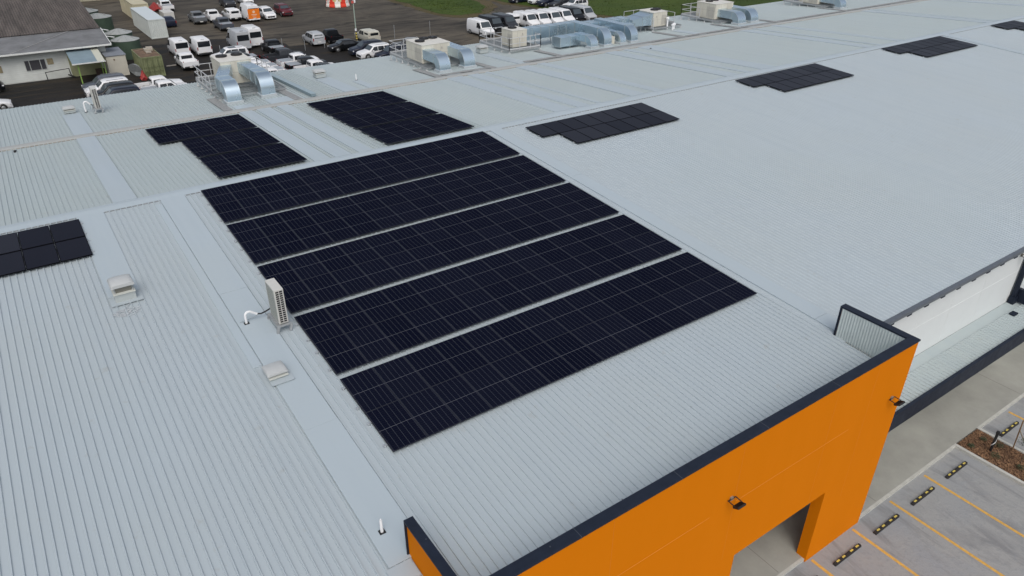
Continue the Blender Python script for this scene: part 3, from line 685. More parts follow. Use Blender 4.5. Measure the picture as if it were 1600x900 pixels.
# ---- big packaged units
def big_unit(x0, x1, y0, y1, z0, zt, fans, lab, louvre='left', emblem=None):
    cx, cy = (x0+x1)/2, y0
    o = empty('cooling_unit', (cx, cy, z0), 0, lab, 'cooling unit', 'cream packaged cooling units on the rear roof')
    a, b, d, h = x0-cx, x1-cx, y1-y0, zt-z0
    MB().box(a, b, 0, d, 0, h).build('cabinet', CREAM, o, bevel=.025)
    MB().box(a-.03, b+.03, -.03, d+.03, h+.001, h+.05).build('top_lid', mat('cream_lid', (.64, .63, .58), .5, noise=.06, nscale=2), o, bevel=.01)
    sm = MB()
    for k in (.33, .66): sm.box(a+(b-a)*k-.006, a+(b-a)*k+.006, -.004, .0, .05, h-.03); sm.box(a-.004, a, d*k-.006, d*k+.006, .05, h-.03)
    sm.box(a+.05, b-.05, -.0045, -.0005, h*.5-.006, h*.5+.006); sm.box(a-.0045, a-.0005, .05, d-.05, h*.55-.006, h*.55+.006)
    sm.build('panel_seams', mat('seam_dark', (.30, .29, .25), .7), o)  # thin joints between cabinet panels, darker than the cream paint
    lv = MB()
    for i in range(14):
        zz = .18+i*(h-.45)/14
        if louvre == 'left': lv.box(a-.012, a-.005, .12, d*.45, zz, zz+.03)
        else: lv.box(a+(b-a)*.62, b-.08, -.012, -.005, zz, zz+.03)
    lv.build('louvre', mat('louvre_grey', (.42, .41, .38), .6), o)
    for fx, fy in fans:
        f = MB().tube([(fx, fy, h+.05), (fx, fy, h+.16)], .42, 28, True).build('fan_ring', BLACK, o, 40)
        gr = MB()
        for k in range(8): t = math.pi*k/8; gr.bar((fx-.4*math.cos(t), fy-.4*math.sin(t), h+.168), (fx+.4*math.cos(t), fy+.4*math.sin(t), h+.168), .012, .01)
        gr.cyl((fx, fy, h+.162), .1, .02); gr.build('guard', mat('guard_grey', (.05, .05, .055), .5), f)
    if emblem:
        ex, ez = emblem; MB().add([(ex-.09,-.008,ez),(ex+.09,-.008,ez),(ex,-.008,ez+.15)], [(0,1,2)]).box(ex-.12, ex+.12, -.008, -.003, ez-.07, ez-.04).build('emblem', mat('emblem_grey', (.35, .33, .30), .5), o)
    return o
def platform(x0, x1, y0, y1, z, rails, lab):
    o = empty('platform', ((x0+x1)/2, y0, zr3(y0)), 0, lab, 'platform', 'galvanised platforms under the cooling units')
    ox, oy, oz = (x0+x1)/2, y0, zr3(y0); fr = MB()
    def P(x, y, z_): return (x-ox, y-oy, z_-oz)
    for xx in (x0, x1): fr.bar(P(xx, y0, z-.06), P(xx, y1, z-.06), .07, .12)
    n = max(2, int((y1-y0)/1.1))
    for i in range(n+1): yy = y0+(y1-y0)*i/n; fr.bar(P(x0, yy, z-.07), P(x1, yy, z-.07), .06, .10)
    fr.build('frame', GALVD, o)
    dk = MB(); q = int((x1-x0)/.10)
    for i in range(q): xx = x0+.03+i*(x1-x0-.06)/q; dk.bar(P(xx, y0+.02, z), P(xx, y1-.02, z), .012, .03)
    dk.build('grating', GALVD, o)
    for xx in (x0+.05, x1-.05):
        for i in range(n+1):
            yy = y0+.05+(y1-y0-.1)*i/n; MB().bar(P(xx, yy, zr3(yy)+.04), P(xx, yy, z-.1), .07).box(xx-ox-.12, xx-ox+.12, yy-oy-.1, yy-oy+.1, zr3(yy)+.04-oz, zr3(yy)+.065-oz).build('foot', mat('white_foot', (.62, .63, .63), .5), o)
    HRM = mat('handrail_steel', (.60, .61, .62), .45, metal=.3)
    for (ax, ay, bx, by) in rails:
        L_ = math.hypot(bx-ax, by-ay); k = max(1, round(L_/1.25)); hr = MB()
        for i in range(k+1):
            t = i/k; hr.bar(P(ax+(bx-ax)*t, ay+(by-ay)*t, z-.12), P(ax+(bx-ax)*t, ay+(by-ay)*t, z+1.05), .05)
        for hz_ in (1.05, .55): hr.bar(P(ax, ay, z+hz_), P(bx, by, z+hz_), .045)
        hr.bar(P(ax, ay, z+.08), P(bx, by, z+.08), .012, .12)
        hr.build('handrail', HRM, o)
    return o
def duct_yz(name, x0, x1, y_start, z_top, hgt, y_turn, r_in, z_curb, lab, x_shift=0., sl=None, curb=True):
    """rectangular duct leaving the cabinet towards -Y then a quarter turn down into a roof curb"""
    ox = (x0+x1)/2; w = (x1-x0)/2; o = empty(name, (ox, y_turn, z_curb), 0, lab, 'duct', 'galvanised roof ducts')
    ri, ro = r_in, r_in+hgt; rings = []; seams = MB()
    def ring(yc, zc, ny, nz, half, dx=0., wk=1.):    # (ny,nz) outward normal of the duct's upper side
        return [(dx-w*wk, yc-ny*half-y_turn, zc-nz*half-z_curb), (dx+w*wk, yc-ny*half-y_turn, zc-nz*half-z_curb), (dx+w*wk, yc+ny*half-y_turn, zc+nz*half-z_curb), (dx-w*wk, yc+ny*half-y_turn, zc+nz*half-z_curb)]
    zc = z_top-hgt/2
    rings.append(ring(y_start, zc+(sl[0] if sl else 0), 0, 1, hgt/2*(sl[1] if sl else 1), x_shift, .85 if sl else 1))
    if sl: rings.append(ring(y_turn+(y_start-y_turn)*.35, zc, 0, 1, hgt/2))
    for k in range(9):
        a = math.pi/2*k/8; rm = ri+hgt/2
        rings.append(ring(y_turn-rm*math.sin(a), z_top-ro+rm*math.cos(a), -math.sin(a), math.cos(a), hgt/2))
    rm = ri+hgt/2; rings.append(ring(y_turn-rm, z_curb+.2, -1, 0, hgt/2))
    MB().loft(rings).build('duct_shell', GALV, o, 30)
    fl = MB()
    for idx in ((1,) if not sl else (1, 2)):
        rg = rings[idx]; c = Vector((0,0,0))
        for p in rg: c += Vector(p)/4
        big = [tuple(c+(Vector(p)-c)*1.0+(Vector(p)-c).normalized()*.035) for p in rg]
        for i in range(4): fl.bar(big[i], big[(i+1) % 4], .035, .035)
    # raised edge seams along the elbow cheeks
    for j in (2, 3):
        for k in range(1 if not sl else 2, len(rings)-1): fl.bar(rings[k][j], rings[k+1][j], .025, .025)
    fl.build('flange', mat('flange_steel', (.52, .58, .60), .4, metal=.6), o)
    if curb:
        c = MB(); yy = -(ri+hgt/2); g = .10
        c.box(-w-g, w+g, yy-hgt/2-g, yy+hgt/2+g, -.06, .22); c.build('roof_curb', mat('curb_steel', (.50, .54, .56), .45, metal=.3), o, bevel=.01)
    return o
def duct_box(name, x0, x1, y0, y1, z0, z1_, lab, seams=4, taper=None):
    o = empty(name, ((x0+x1)/2, (y0+y1)/2, z0), 0, lab, 'duct', 'galvanised roof ducts'); cx, cy = (x0+x1)/2, (y0+y1)/2
    t = taper or (y0, y1, z0, z1_)
    MB().loft([[(x0-cx, y0-cy, 0), (x0-cx, y1-cy, 0), (x0-cx, y1-cy, z1_-z0), (x0-cx, y0-cy, z1_-z0)], [(x1-cx, t[0]-cy, t[2]-z0), (x1-cx, t[1]-cy, t[2]-z0), (x1-cx, t[1]-cy, t[3]-z0), (x1-cx, t[0]-cy, t[3]-z0)]]).build('duct_shell', GALV, o)
    fl = MB()
    for i in range(seams+1):
        k = i/seams; xx = x0+(x1-x0)*k-cx; a, b, c, d = [u+(v-u)*k for u, v in zip((y0, y1, z0, z1_), t)]
        q = [(xx, a-cy-.02, c-z0-.02), (xx, b-cy+.02, c-z0-.02), (xx, b-cy+.02, d-z0+.02), (xx, a-cy-.02, d-z0+.02)]
        for j in range(4): fl.bar(q[j], q[(j+1) % 4], .03, .03)
    fl.build('flange', mat('flange_steel', (.52, .58, .60), .4, metal=.6), o)
    lg = MB(); n = max(2, int(abs(x1-x0)/1.8))
    for i in range(n+1):
        xx = x0+.2+(x1-x0-.4)*i/n
        for yy in (y0+.1, y1-.1): lg.bar((xx-cx, yy-cy, zr3(yy)+.03-z0), (xx-cx, yy-cy, .25), .04)
    lg.build('support_leg', GALVD, o)
    return o
# unit 1
big_unit(7.25, 9.55, 42.7, 45.3, zr3(43)+.45, 2.33, [(-.55, 1.75), (.60, 1.75)], 'cream cooling unit with two roof fans at the far left of the row')
platform(6.0, 10.9, 39.6, 46.0, zr3(43)+.45, [(6.0, 41.5, 6.0, 46.0), (6.0, 46.0, 10.9, 46.0), (10.9, 43.5, 10.9, 46.0)], 'galvanised platform with handrail under the leftmost cooling unit')
duct_yz('duct_elbow', 6.15, 7.15, 42.7, 1.92, .85, 38.95, .18, zr3(38.4), 'left duct elbow of the leftmost cooling unit', .95, (.28, .8))
duct_yz('duct_elbow', 8.75, 9.75, 42.7, 2.05, .85, 39.5, .18, zr3(38.9), 'right duct elbow of the leftmost cooling unit', -.35, (.2, .9))
# unit 2
big_unit(22.85, 25.55, 40.2, 43.0, zr3(41)+.42, 2.17, [(-.75, 1.4), (.05, 2.15), (.85, 2.1)], 'cream cooling unit with two silver elbows behind the right dark array', emblem=(.55, 1.05))
platform(22.5, 26.6, 38.9, 45.6, zr3(41)+.38, [(22.5, 43.2, 22.5, 45.6), (22.5, 45.6, 25.3, 45.6)], 'galvanised platform under the second cooling unit from left')
duct_yz('duct_elbow', 22.9, 23.9, 40.2, 1.86, .75, 38.35, .25, zr3(37.6), 'left silver duct elbow of the second cooling unit')
duct_yz('duct_elbow', 25.3, 26.35, 41.6, 1.88, .75, 38.5, .25, zr3(37.7), 'right silver duct elbow of the second cooling unit')
# unit 3
big_unit(32.75, 34.35, 41.3, 43.1, zr3(42)+.42, 2.11, [(-.1, 1.1)], 'narrow cream cooling unit fenced by a white handrail', emblem=(.3, 1.05))
platform(31.9, 35.4, 40.6, 45.6, zr3(42)+.38, [(31.9, 40.6, 35.4, 40.6), (31.9, 40.6, 31.9, 45.6), (31.9, 45.6, 34.5, 45.6), (35.4, 40.6, 35.4, 41.4)], 'railed platform round the narrow third cooling unit')
duct_box('duct_run', 34.36, 40.4, 41.9, 43.0, 1.0, 2.0, 'long silver duct running right from the third cooling unit', 6)
duct_box('duct_run', 36.6, 39.0, 39.2, 40.4, .62, 1.42, 'low silver duct box in front of the long duct', 2)
duct_yz('duct_elbow', 38.9, 39.7, 40.0, 1.55, .6, 38.35, .25, zr3(37.7), 'short duct elbow, first of four in the middle row')
duct_yz('duct_elbow', 40.45, 41.35, 43.0, 2.02, .75, 38.55, .3, zr3(37.8), 'tall duct elbow, second of four in the middle row')
o = MB().box(41.55, 42.1, 37.9, 38.8, zr3(38)+.05, 1.2).build('service_box', CREAM, None, bevel=.02); tag(o, 'small cream service box between the duct elbows', 'service box')
duct_yz('duct_elbow', 42.35, 43.05, 40.4, 1.52, .6, 38.2, .25, zr3(37.5), 'short duct elbow, third of four in the middle row')
duct_yz('duct_elbow', 43.7, 44.55, 42.9, 1.95, .72, 38.4, .3, zr3(37.6), 'tall duct elbow, last of four in the middle row')
# unit 4
big_unit(50.3, 52.2, 41.3, 43.4, zr3(42)+.42, 2.05, [(.2, 1.1), (.75, 1.3)], 'cream cooling unit joined to a sloping silver duct', louvre='front', emblem=(-.5, .95))
platform(50.0, 54.1, 40.9, 45.4, zr3(42)+.38, [(50.0, 45.4, 54.1, 45.4), (54.1, 42.0, 54.1, 45.4), (50.0, 40.9, 50.0, 41.2)], 'railed platform under the fourth cooling unit')
duct_box('duct_run', 47.6, 50.28, 41.5, 43.0, .95, 1.55, 'sloping silver duct joining the fourth cooling unit', 2, (41.4, 43.3, .85, 1.98))
duct_box('duct_run', 41.4, 47.58, 41.9, 43.3, .95, 1.75, 'long silver duct running left from the fourth cooling unit', 6)
duct_box('duct_run', 42.3, 46.9, 40.4, 41.3, .75, 1.5, 'lower silver duct in front of the long right duct', 4)
# unit 5
big_unit(58.9, 61.7, 40.7, 43.4, zr3(42)+.42, 2.2, [(-.6, 1.7), (.5, 1.9)], 'cream cooling unit with two elbows near the grass field')
platform(58.5, 62.8, 39.4, 45.2, zr3(42)+.38, [(58.5, 42.5, 58.5, 45.2), (58.5, 45.2, 62.8, 45.2)], 'galvanised platform under the fifth cooling unit')
duct_yz('duct_elbow', 59.3, 60.5, 40.7, 1.7, .75, 38.75, .25, zr3(38), 'left duct elbow of the fifth cooling unit')
duct_yz('duct_elbow', 61.5, 62.7, 42.2, 1.75, .75, 38.9, .25, zr3(38), 'right duct elbow of the fifth cooling unit')
# unit 6
big_unit(77.0, 79.6, 40.7, 43.4, zr3(42)+.42, 2.2, [(-.6, 1.7), (.5, 1.9)], 'cream cooling unit cut off at the top edge')
platform(76.6, 80.8, 39.4, 45.2, zr3(42)+.38, [(76.6, 42.5, 76.6, 45.2), (76.6, 45.2, 80.8, 45.2)], 'galvanised platform under the cooling unit at the top edge')
duct_yz('duct_elbow', 77.3, 78.4, 40.7, 1.7, .75, 38.75, .25, zr3(38), 'duct elbow of the cooling unit at the top edge')

# ================================================================== VEHICLES
GLASSM = mat('dark_car_glass', (.015, .018, .022), .12, spec=.6); GLASSL = mat('windscreen_glass', (.05, .065, .075), .12, spec=.7)
TYRE = mat('tyre', (.018, .018, .018), .85); RIM = mat('rim', (.35, .36, .37), .35, metal=.6); LAMPW = mat('headlight', (.6, .62, .64), .15); LAMPR = mat('taillight', (.25, .01, .01), .25); TRIM = mat('dark_trim', (.02, .02, .022), .6); PLATE = mat('number_plate', (.7, .7, .66), .5)
PAINTS = {'white': (.76, .77, .78), 'silver': (.42, .44, .46), 'grey': (.13, .14, .15), 'darkgrey': (.035, .038, .045), 'black': (.007, .008, .010), 'navy': (.008, .012, .028), 'maroon': (.10, .012, .018), 'orange': (.80, .20, .02), 'cream': (.50, .49, .42), 'bluegrey': (.075, .085, .105)}
def paint(c): return mat('paint_'+c, PAINTS[c], .28, spec=.3, coat=.12, noise=.04, nscale=1.5)
VM = {}
def section(x, zb, zt, belt, Wd, tum):
    """half-open ring around the body, symmetric"""
    zt_ = max(zt, zb+.2)
    wt = lambda z: Wd if z <= belt else Wd-(z-belt)*tum
    rr = min(.10, (zt_-zb)*.3); pts = []
    zbt = min(belt, zt_-rr)
    right = [(Wd*.90, zb), (Wd*.985, zb+.10), (Wd, (zb+zbt)/2), (Wd*.995, zbt), (wt(zt_-rr), zt_-rr), (wt(zt_-rr*.3)-rr*.3, zt_-rr*.3), (wt(zt_)-rr, zt_)]
    return [(x, y, z) for y, z in right]+[(x, 0, zt_+.012)]+[(x, -y, z) for y, z in reversed(right)]
TYPES = {
 # stations (x, ztop, width factor); front at +x. belt, half width, tumblehome
 'van': dict(st=[(-2.66, 1.7, .96), (-2.62, 2.12, .98), (-2.40, 2.20, 1), (.75, 2.20, 1), (1.05, 2.14, 1), (1.75, 1.28, 1), (1.95, 1.18, .99), (2.45, .98, .95), (2.62, .80, .88)], zb=.30, belt=1.18, W=1.00, tum=.13, wx=(-1.60, 1.62), wr=.35,
   side=[(.35, 1.05, 1.30, 1.22, 1.95, 1.95)], wind=(1.10, 2.06, 1.72, 1.34, .80), rear=(1.28, 2.0, .80)),
 'highvan': dict(st=[(-2.86, 2.0, .96), (-2.82, 2.55, .98), (-2.5, 2.66, 1), (.75, 2.66, 1), (1.10, 2.45, 1), (1.85, 1.36, 1), (2.05, 1.24, .99), (2.55, 1.05, .95), (2.74, .85, .88)], zb=.32, belt=1.25, W=1.02, tum=.11, wx=(-1.75, 1.75), wr=.36,
   side=[(.45, 1.15, 1.45, 1.32, 2.05, 2.05)], wind=(1.16, 2.36, 1.82, 1.42, .82), rear=(1.38, 2.18, .80)),
 'suv': dict(st=[(-2.38, .95, .93), (-2.34, 1.25, .96), (-2.12, 1.66, 1), (-1.85, 1.76, 1), (.15, 1.77, 1), (.45, 1.70, 1), (1.12, 1.14, 1), (1.35, 1.10, .99), (2.15, .98, .95), (2.36, .72, .88)], zb=.30, belt=1.05, W=.96, tum=.26, wx=(-1.42, 1.42), wr=.38,
   side=[(-1.95, -1.05, -1.95, -1.12, 1.60, 1.62), (-1.0, -.15, -1.0, -.15, 1.62, 1.63), (-.08, .88, -.08, .42, 1.63, 1.60)], wind=(.50, 1.655, 1.08, 1.19, .74), rear=(1.12, 1.56, .66)),
 'car': dict(st=[(-2.25, .85, .90), (-2.2, 1.02, .94), (-1.65, 1.10, 1), (-1.05, 1.38, 1), (-.7, 1.44, 1), (.2, 1.45, 1), (.45, 1.40, 1), (1.10, .98, 1), (1.35, .94, .99), (2.05, .80, .94), (2.25, .60, .86)], zb=.24, belt=.90, W=.90, tum=.32, wx=(-1.35, 1.38), wr=.33,
   side=[(-1.25, -.40, -.95, -.40, 1.30, 1.34), (-.34, .80, -.34, .38, 1.34, 1.31)], wind=(.50, 1.36, 1.06, 1.02, .68), rear=None),
 'ute': dict(st=[(-.98, 1.16, 1), (-.90, 1.70, 1), (-.72, 1.78, 1), (.30, 1.79, 1), (.52, 1.73, 1), (1.12, 1.20, 1), (1.35, 1.15, .99), (2.35, 1.04, .95), (2.58, .78, .88)], zb=.34, belt=1.10, W=.95, tum=.26, wx=(-1.62, 1.62), wr=.39,
   side=[(-.80, -.05, -.74, -.05, 1.62, 1.66), (.02, .92, .02, .48, 1.66, 1.62)], wind=(.56, 1.68, 1.08, 1.25, .74), rear=None),
}
def make_vehicle(kind, col, opts=()):
    key = (kind, col, tuple(opts))
    if key in VM: return copy_tree(VM[key]), False
    T = TYPES[kind]; pm = paint(col); o = empty('parked_vehicle'); VM[key] = o
    rings = [section(x, T['zb'], zt, T['belt'], T['W']*k, T['tum']) for x, zt, k in T['st']]
    MB().loft(rings).build('body', pm, o, 38)
    wt = lambda z: T['W']-(max(z, T['belt'])-T['belt'])*T['tum']
    for sgn in (1, -1):
        for (xa, xb, xta, xtb, zta, ztb) in T['side']:
            zb_ = T['belt']+.05; e = .012
            if kind == 'van' or kind == 'highvan': q = [(xa, zb_), (1.62 if kind == 'van' else 1.72, zb_), (1.14 if kind == 'van' else 1.20, ztb), (xa, zta)]
            else: q = [(xa, zb_), (xb, zb_), (xtb, ztb), (xta, zta)]
            mb = MB(); mb.add([(x, sgn*(wt(z)+e), z) for x, z in q]+[(x, sgn*(wt(z)-.03), z) for x, z in q], [(0,1,2,3),(4,5,6,7),(0,1,5,4),(1,2,6,5),(2,3,7,6),(3,0,4,7)])
            mb.build('side_window', GLASSM, o)
        if 'windowed' in opts:
            mb = MB()
            for xa, xb in ((-2.35, -1.2), (-1.1, .1)): mb.box(xa, xb, sgn*(wt(1.6))-.02, sgn*(wt(1.6))+.02, T['belt']+.1, 1.86)
            mb.build('side_window', GLASSM, o)
        yw = sgn*(T['W']-.02)
        MB().tube([(T['wx'][0] if False else 0, 0, 0), (0, 0, .001)], .01, 4)
        for wx in T['wx']:
            w = empty('wheel', (wx, sgn*(T['W']-.10), T['wr'])); w.parent = o
            MB().tube([(0, -.11*1, 0), (0, -.09, 0), (0, .09, 0), (0, .11, 0)], [T['wr']-.03, T['wr'], T['wr'], T['wr']-.03], 20).build('tyre', TYRE, w, 40)
            MB().tube([(0, sgn*.105, 0), (0, sgn*.122, 0)], [T['wr']*.62, T['wr']*.55], 16).build('rim', RIM if 'blackrim' not in opts else TRIM, w, 40)
            MB().tube([(wx, sgn*(T['W']*.99-.02), T['wr']+.03), (wx, sgn*(T['W']*.99+.006), T['wr']+.03)], T['wr']+.07, 20).build('wheel_arch', TRIM, o)
        zx = T['st'][-1][1]
        xf = T['st'][-1][0]
        MB().box(xf-.22, xf-.015, sgn*T['W']*.86-.10*1, sgn*T['W']*.86+.06, zx-.02, zx+.12).build('headlight', LAMPW, o, bevel=.02)
        xr = T['st'][0][0] if kind != 'ute' else -2.62
        MB().box(xr-.012, xr+.06, sgn*T['W']*.90-.06, sgn*T['W']*.90+.05, T['belt']-.28, T['belt']+.12).build('tail_light', LAMPR, o)
        MB().box(T['st'][-4][0]-.55, T['st'][-4][0]-.38, sgn*(T['W']+.02), sgn*(T['W']+.20), T['belt']+.02, T['belt']+.20).build('side_mirror', TRIM if kind in ('van', 'highvan') else pm, o, bevel=.02)
    xa, za, xb, zb_, hw = T['wind']; k = .012
    d = Vector((xb-xa, 0, zb_-za)).normalized(); nrm = Vector((-d.z, 0, d.x)); nrm = nrm if nrm.z > 0 else -nrm
    q = [Vector((xa+.03, hw*.90, za-.02)), Vector((xb-.03, hw*1.03, zb_)), Vector((xb-.03, -hw*1.03, zb_)), Vector((xa+.03, -hw*.90, za-.02))]
    mb = MB(); mb.add([p+nrm*.05 for p in q]+[p-nrm*.04 for p in q], [(0,1,2,3),(4,5,6,7),(0,1,5,4),(1,2,6,5),(2,3,7,6),(3,0,4,7)]); mb.build('windscreen', GLASSL, o)
    xf = T['st'][-1][0]; MB().box(xf-.10, xf+.03, -T['W']*.62, T['W']*.62, .42, .66).build('grille', TRIM, o)
    MB().box(xf-.30, xf+.02, -T['W']*.86, T['W']*.86, T['zb'], .43).build('front_bumper', TRIM if kind == 'van' else pm, o, bevel=.03)
    if T['rear']:
        z0, z1_, hw = T['rear']; xr = T['st'][0][0]
        if kind == 'suv':
            q = [(xr+.03, z0), (xr+.22, z1_)]
            mb = MB(); mb.add([(q[0][0]-.03, -hw, q[0][1]), (q[0][0]-.03, hw, q[0][1]), (q[1][0]-.03, hw*.9, q[1][1]), (q[1][0]-.03, -hw*.9, q[1][1]), (q[0][0]+.1, -hw, q[0][1]), (q[0][0]+.1, hw, q[0][1]), (q[1][0]+.1, hw*.9, q[1][1]), (q[1][0]+.1, -hw*.9, q[1][1])], [(0,1,2,3),(4,5,6,7),(0,1,5,4),(1,2,6,5),(2,3,7,6),(3,0,4,7)]); mb.build('rear_window', GLASSM, o)
        else: MB().box(xr-.012, xr+.05, -hw, hw, z0, z1_).build('rear_window', GLASSM, o, bevel=.01)
        MB().box(xr-.06, xr+.15, -T['W']*.9, T['W']*.9, T['zb']+.02, .52).build('rear_bumper', TRIM if kind == 'van' else pm, o, bevel=.03)
        MB().box(xr-.07, xr-.055, -.25, .25, .55, .68).build('number_plate', PLATE, o)
        if kind != 'suv' and 'highlight' not in opts: MB().box(xr+.30, xr+.42, -.22, .22, T['st'][2][1]-.02, T['st'][2][1]+.03).build('brake_light', TRIM, o)
    if kind == 'ute':
        Wd = T['W']
        MB().box(-2.60, -.99, -Wd*.96, Wd*.96, .42, .74).build('bed_floor', TRIM if 'open' in opts else pm, o)
        sd_ = MB()
        for sgn in (1, -1): sd_.box(-2.60, -.985, sgn*Wd-.05, sgn*Wd+.03, .50, 1.14)
        sd_.box(-2.66, -2.60, -Wd*.98, Wd*.98, .48, 1.14); sd_.build('bed_side', pm, o, bevel=.02)
        MB().box(-.985, -.955, -.66, .66, 1.22, 1.62).build('rear_window', GLASSM, o)
        MB().box(-2.80, -2.66, -Wd*.85, Wd*.85, .42, .60).build('rear_bumper', TRIM, o, bevel=.02)
        MB().box(-2.815, -2.80, -.25, .25, .46, .58).build('number_plate', PLATE, o)
        if 'cover' in opts: MB().box(-2.58, -1.0, -Wd*.97, Wd*.97, 1.11, 1.155).build('bed_cover', mat('tonneau_grey', (.30, .33, .36), .5), o, bevel=.01)
        if 'darkcover' in opts: MB().box(-2.58, -1.0, -Wd*.97, Wd*.97, 1.11, 1.155).build('bed_cover', TRIM, o, bevel=.01)
        if 'canopy' in opts:
            MB().loft([[(x, -w, 1.14), (x, w, 1.14), (x, w*.88, zt-.08), (x, w*.8, zt), (x, -w*.8, zt), (x, -w*.88, zt-.08)] for x, w, zt in ((-2.62, Wd*.97, 1.72), (-2.4, Wd*.99, 1.84), (-1.0, Wd*.99, 1.84))]).build('canopy', pm, o, 35)
            MB().box(-2.64, -2.55, -.62, .62, 1.28, 1.62).build('rear_window', GLASSM, o)
            for sgn in (1, -1): MB().box(-2.3, -1.15, sgn*Wd*.93-.03, sgn*Wd*.93+.02, 1.28, 1.60).build('side_window', GLASSM, o)
        if 'bars' in opts:
            b_ = MB()
            for x in (-.9, -1.3): b_.tube([(x, -.8, 1.1), (x, -.72, 1.6), (x, .72, 1.6), (x, .8, 1.1)], .03, 6)
            b_.build('sports_bar', TRIM, o)
    if 'rack' in opts or kind == 'suv':
        zt = max(s[1] for s in T['st']); rk = MB()
        for sgn in (1, -1): rk.bar((-1.7, sgn*.66, zt+.04), (.1, sgn*.66, zt+.04), .035)
        if 'rack' in opts:
            for x in (-1.4, -.7, .0): rk.bar((x, -.66, zt+.07), (x, .66, zt+.07), .04)
        rk.build('roof_rack', TRIM if 'rack' in opts or col in ('black', 'navy', 'maroon') else RIM, o)
    if 'sunroof' in opts: MB().box(-.9, .1, -.42, .42, 1.775, 1.795).build('sunroof', GLASSM, o)
    if 'graphic' in opts:
        # orange rear doors and lower sides with a white mark
        xr = T['st'][0][0]; om = paint('orange')
        MB().box(xr-.03, xr+.10, -.97, .97, .52, 2.08).build('rear_panel', om, o, bevel=.03)
        MB().tube([(xr-.035, 0, 1.62), (xr-.031, 0, 1.62)], .22, 16).box(xr-.036, xr-.031, -.45, .45, 1.12, 1.24).box(xr-.036, xr-.031, -.3, .3, .94, 1.0).build('white_mark', mat('pale_decal', (.78, .55, .40), .5), o)
        MB().box(xr+.1, xr+.9, .985, 1.012, .5, 1.15).box(xr+.1, xr+.9, -1.012, -.985, .5, 1.15).build('side_graphic', om, o)
    return o, True
COUNT = {}
def vehicle(kind, col, x, y, deg, lab, cat, opts=(), group=None):
    o, new = make_vehicle(kind, col, opts)
    nm = {'van': 'parked_van', 'highvan': 'parked_van', 'suv': 'parked_suv', 'car': 'parked_car', 'ute': 'parked_pickup'}[kind]
    if y > 84:
        x -= .9*(x+6.26)/(y+15.2); y -= .9
    o.name = nm; o.location = (x, y, G+.006); o.rotation_euler = (0, 0, R(deg)+random.uniform(-.015, .015))
    tag(o, lab, cat, group or 'vehicles parked in the yard'); return o
V = vehicle
V('van','white',14.9,97.5,90,'white van with dark rear window behind the small white pickup','van')
V('van','white',17.65,96.8,90,'white van standing right of its twin, rear doors toward the roof','van')
V('ute','white',13.95,89.4,90,'small white pickup parked tight behind the left white van','pickup',('darkcover2','canopy2'))
V('highvan','silver',23.15,97.4,90,'silver grey high van with large dark rear window','van')
V('highvan','white',25.35,98.7,90,'tall white van with upper rear window right of the silver van','van')
V('ute','black',26.1,91.3,90,'black pickup with grey bed cover behind the tall white van','pickup',('cover',))
V('suv','white',19.6,89.4,180,'white suv with sunroof half hidden by the leftmost cooling unit','suv',('sunroof',))
V('ute','black',19.5,86.2,180,'black pickup with grey bed cover next to the white sunroof suv','pickup',('cover',))
V('ute','black',19.6,83.6,180,'black pickup with dark open bed, second in the left pickup column','pickup',('open',))
V('ute','white',19.6,81.2,180,'white pickup with grey bed cover, third in the left pickup column','pickup',('cover',))
V('ute','white',19.7,78.8,180,'white pickup with grey bed cover, fourth in the left pickup column','pickup',('cover',))
V('ute','white',19.8,76.4,180,'white pickup with grey bed cover, fifth in the left pickup column','pickup',('cover',))
V('ute','white',19.9,74.0,180,'white pickup nearest the eave beside the silver duct','pickup',('cover',))
V('ute','darkgrey',25.3,83.8,0,'dark pickup with open bed farthest back in the right pickup column','pickup',('open',))
V('ute','white',25.8,80.0,0,'white pickup with grey bed cover facing right','pickup',('cover',))
V('ute','black',26.0,77.5,0,'black pickup with grey bed cover between two white pickups','pickup',('cover',))
V('ute','white',26.3,75.1,0,'white pickup with open dark bed facing right near the eave','pickup',('open',))
V('ute','black',26.5,72.7,0,'black pickup partly hidden by the rear eave','pickup',('open',))
V('suv','bluegrey',3.1,81.3,180,'blue grey suv with roof rails nearest the cream shed','suv')
V('suv','white',3.1,79.1,180,'white suv between the blue grey and the black suv','suv')
V('suv','black',3.3,76.9,180,'black suv behind the white suv near the eave at left','suv')
V('suv','navy',3.4,74.7,180,'dark blue suv nearest the rear eave at left','suv')
V('ute','white',8.3,77.3,0,'white pickup with open bed facing right below the green container','pickup',('open',))
V('ute','white',8.5,74.9,0,'white pickup with grey bed cover cut off by the rear eave','pickup',('cover',))
V('suv','black',-8.9,89.2,0,'black off road car by the white shed wall at the left edge','suv')
V('car','white',-8.6,79.6,0,'white hatchback at the left edge above the roof','car')
V('suv','silver',33.2,94.0,90,'silver people mover with dark windows behind the thin fence posts','suv')
V('ute','black',35.9,94.0,90,'black pickup with open bed beside the silver people mover','pickup',('open',))
V('car','black',35.2,87.2,180,'low black sports car facing left behind the dark suv','car')
V('ute','cream',40.4,90.9,90,'old cream pickup with dark windowed canopy beside the pole','pickup',('canopy',))
V('suv','navy',36.3,82.2,180,'dark blue suv facing left, back car of the group at the eave','suv')
V('suv','white',36.3,79.5,180,'white suv with bull bar between two dark suvs','suv')
V('suv','navy',37.9,77.3,180,'navy suv right behind the white suv near the eave','suv')
V('suv','darkgrey',39.3,75.2,180,'dark grey suv just above the rear eave','suv')
V('ute','grey',42.2,80.6,150,'grey pickup behind the handrail of the second cooling unit','pickup',('cover',))
V('ute','grey',23.3,121.2,90,'dark grey pickup with closed bed, leftmost of the far group','pickup',('cover',))
V('ute','white',25.9,121.4,90,'white pickup next to the leftmost grey pickup','pickup',('open',))
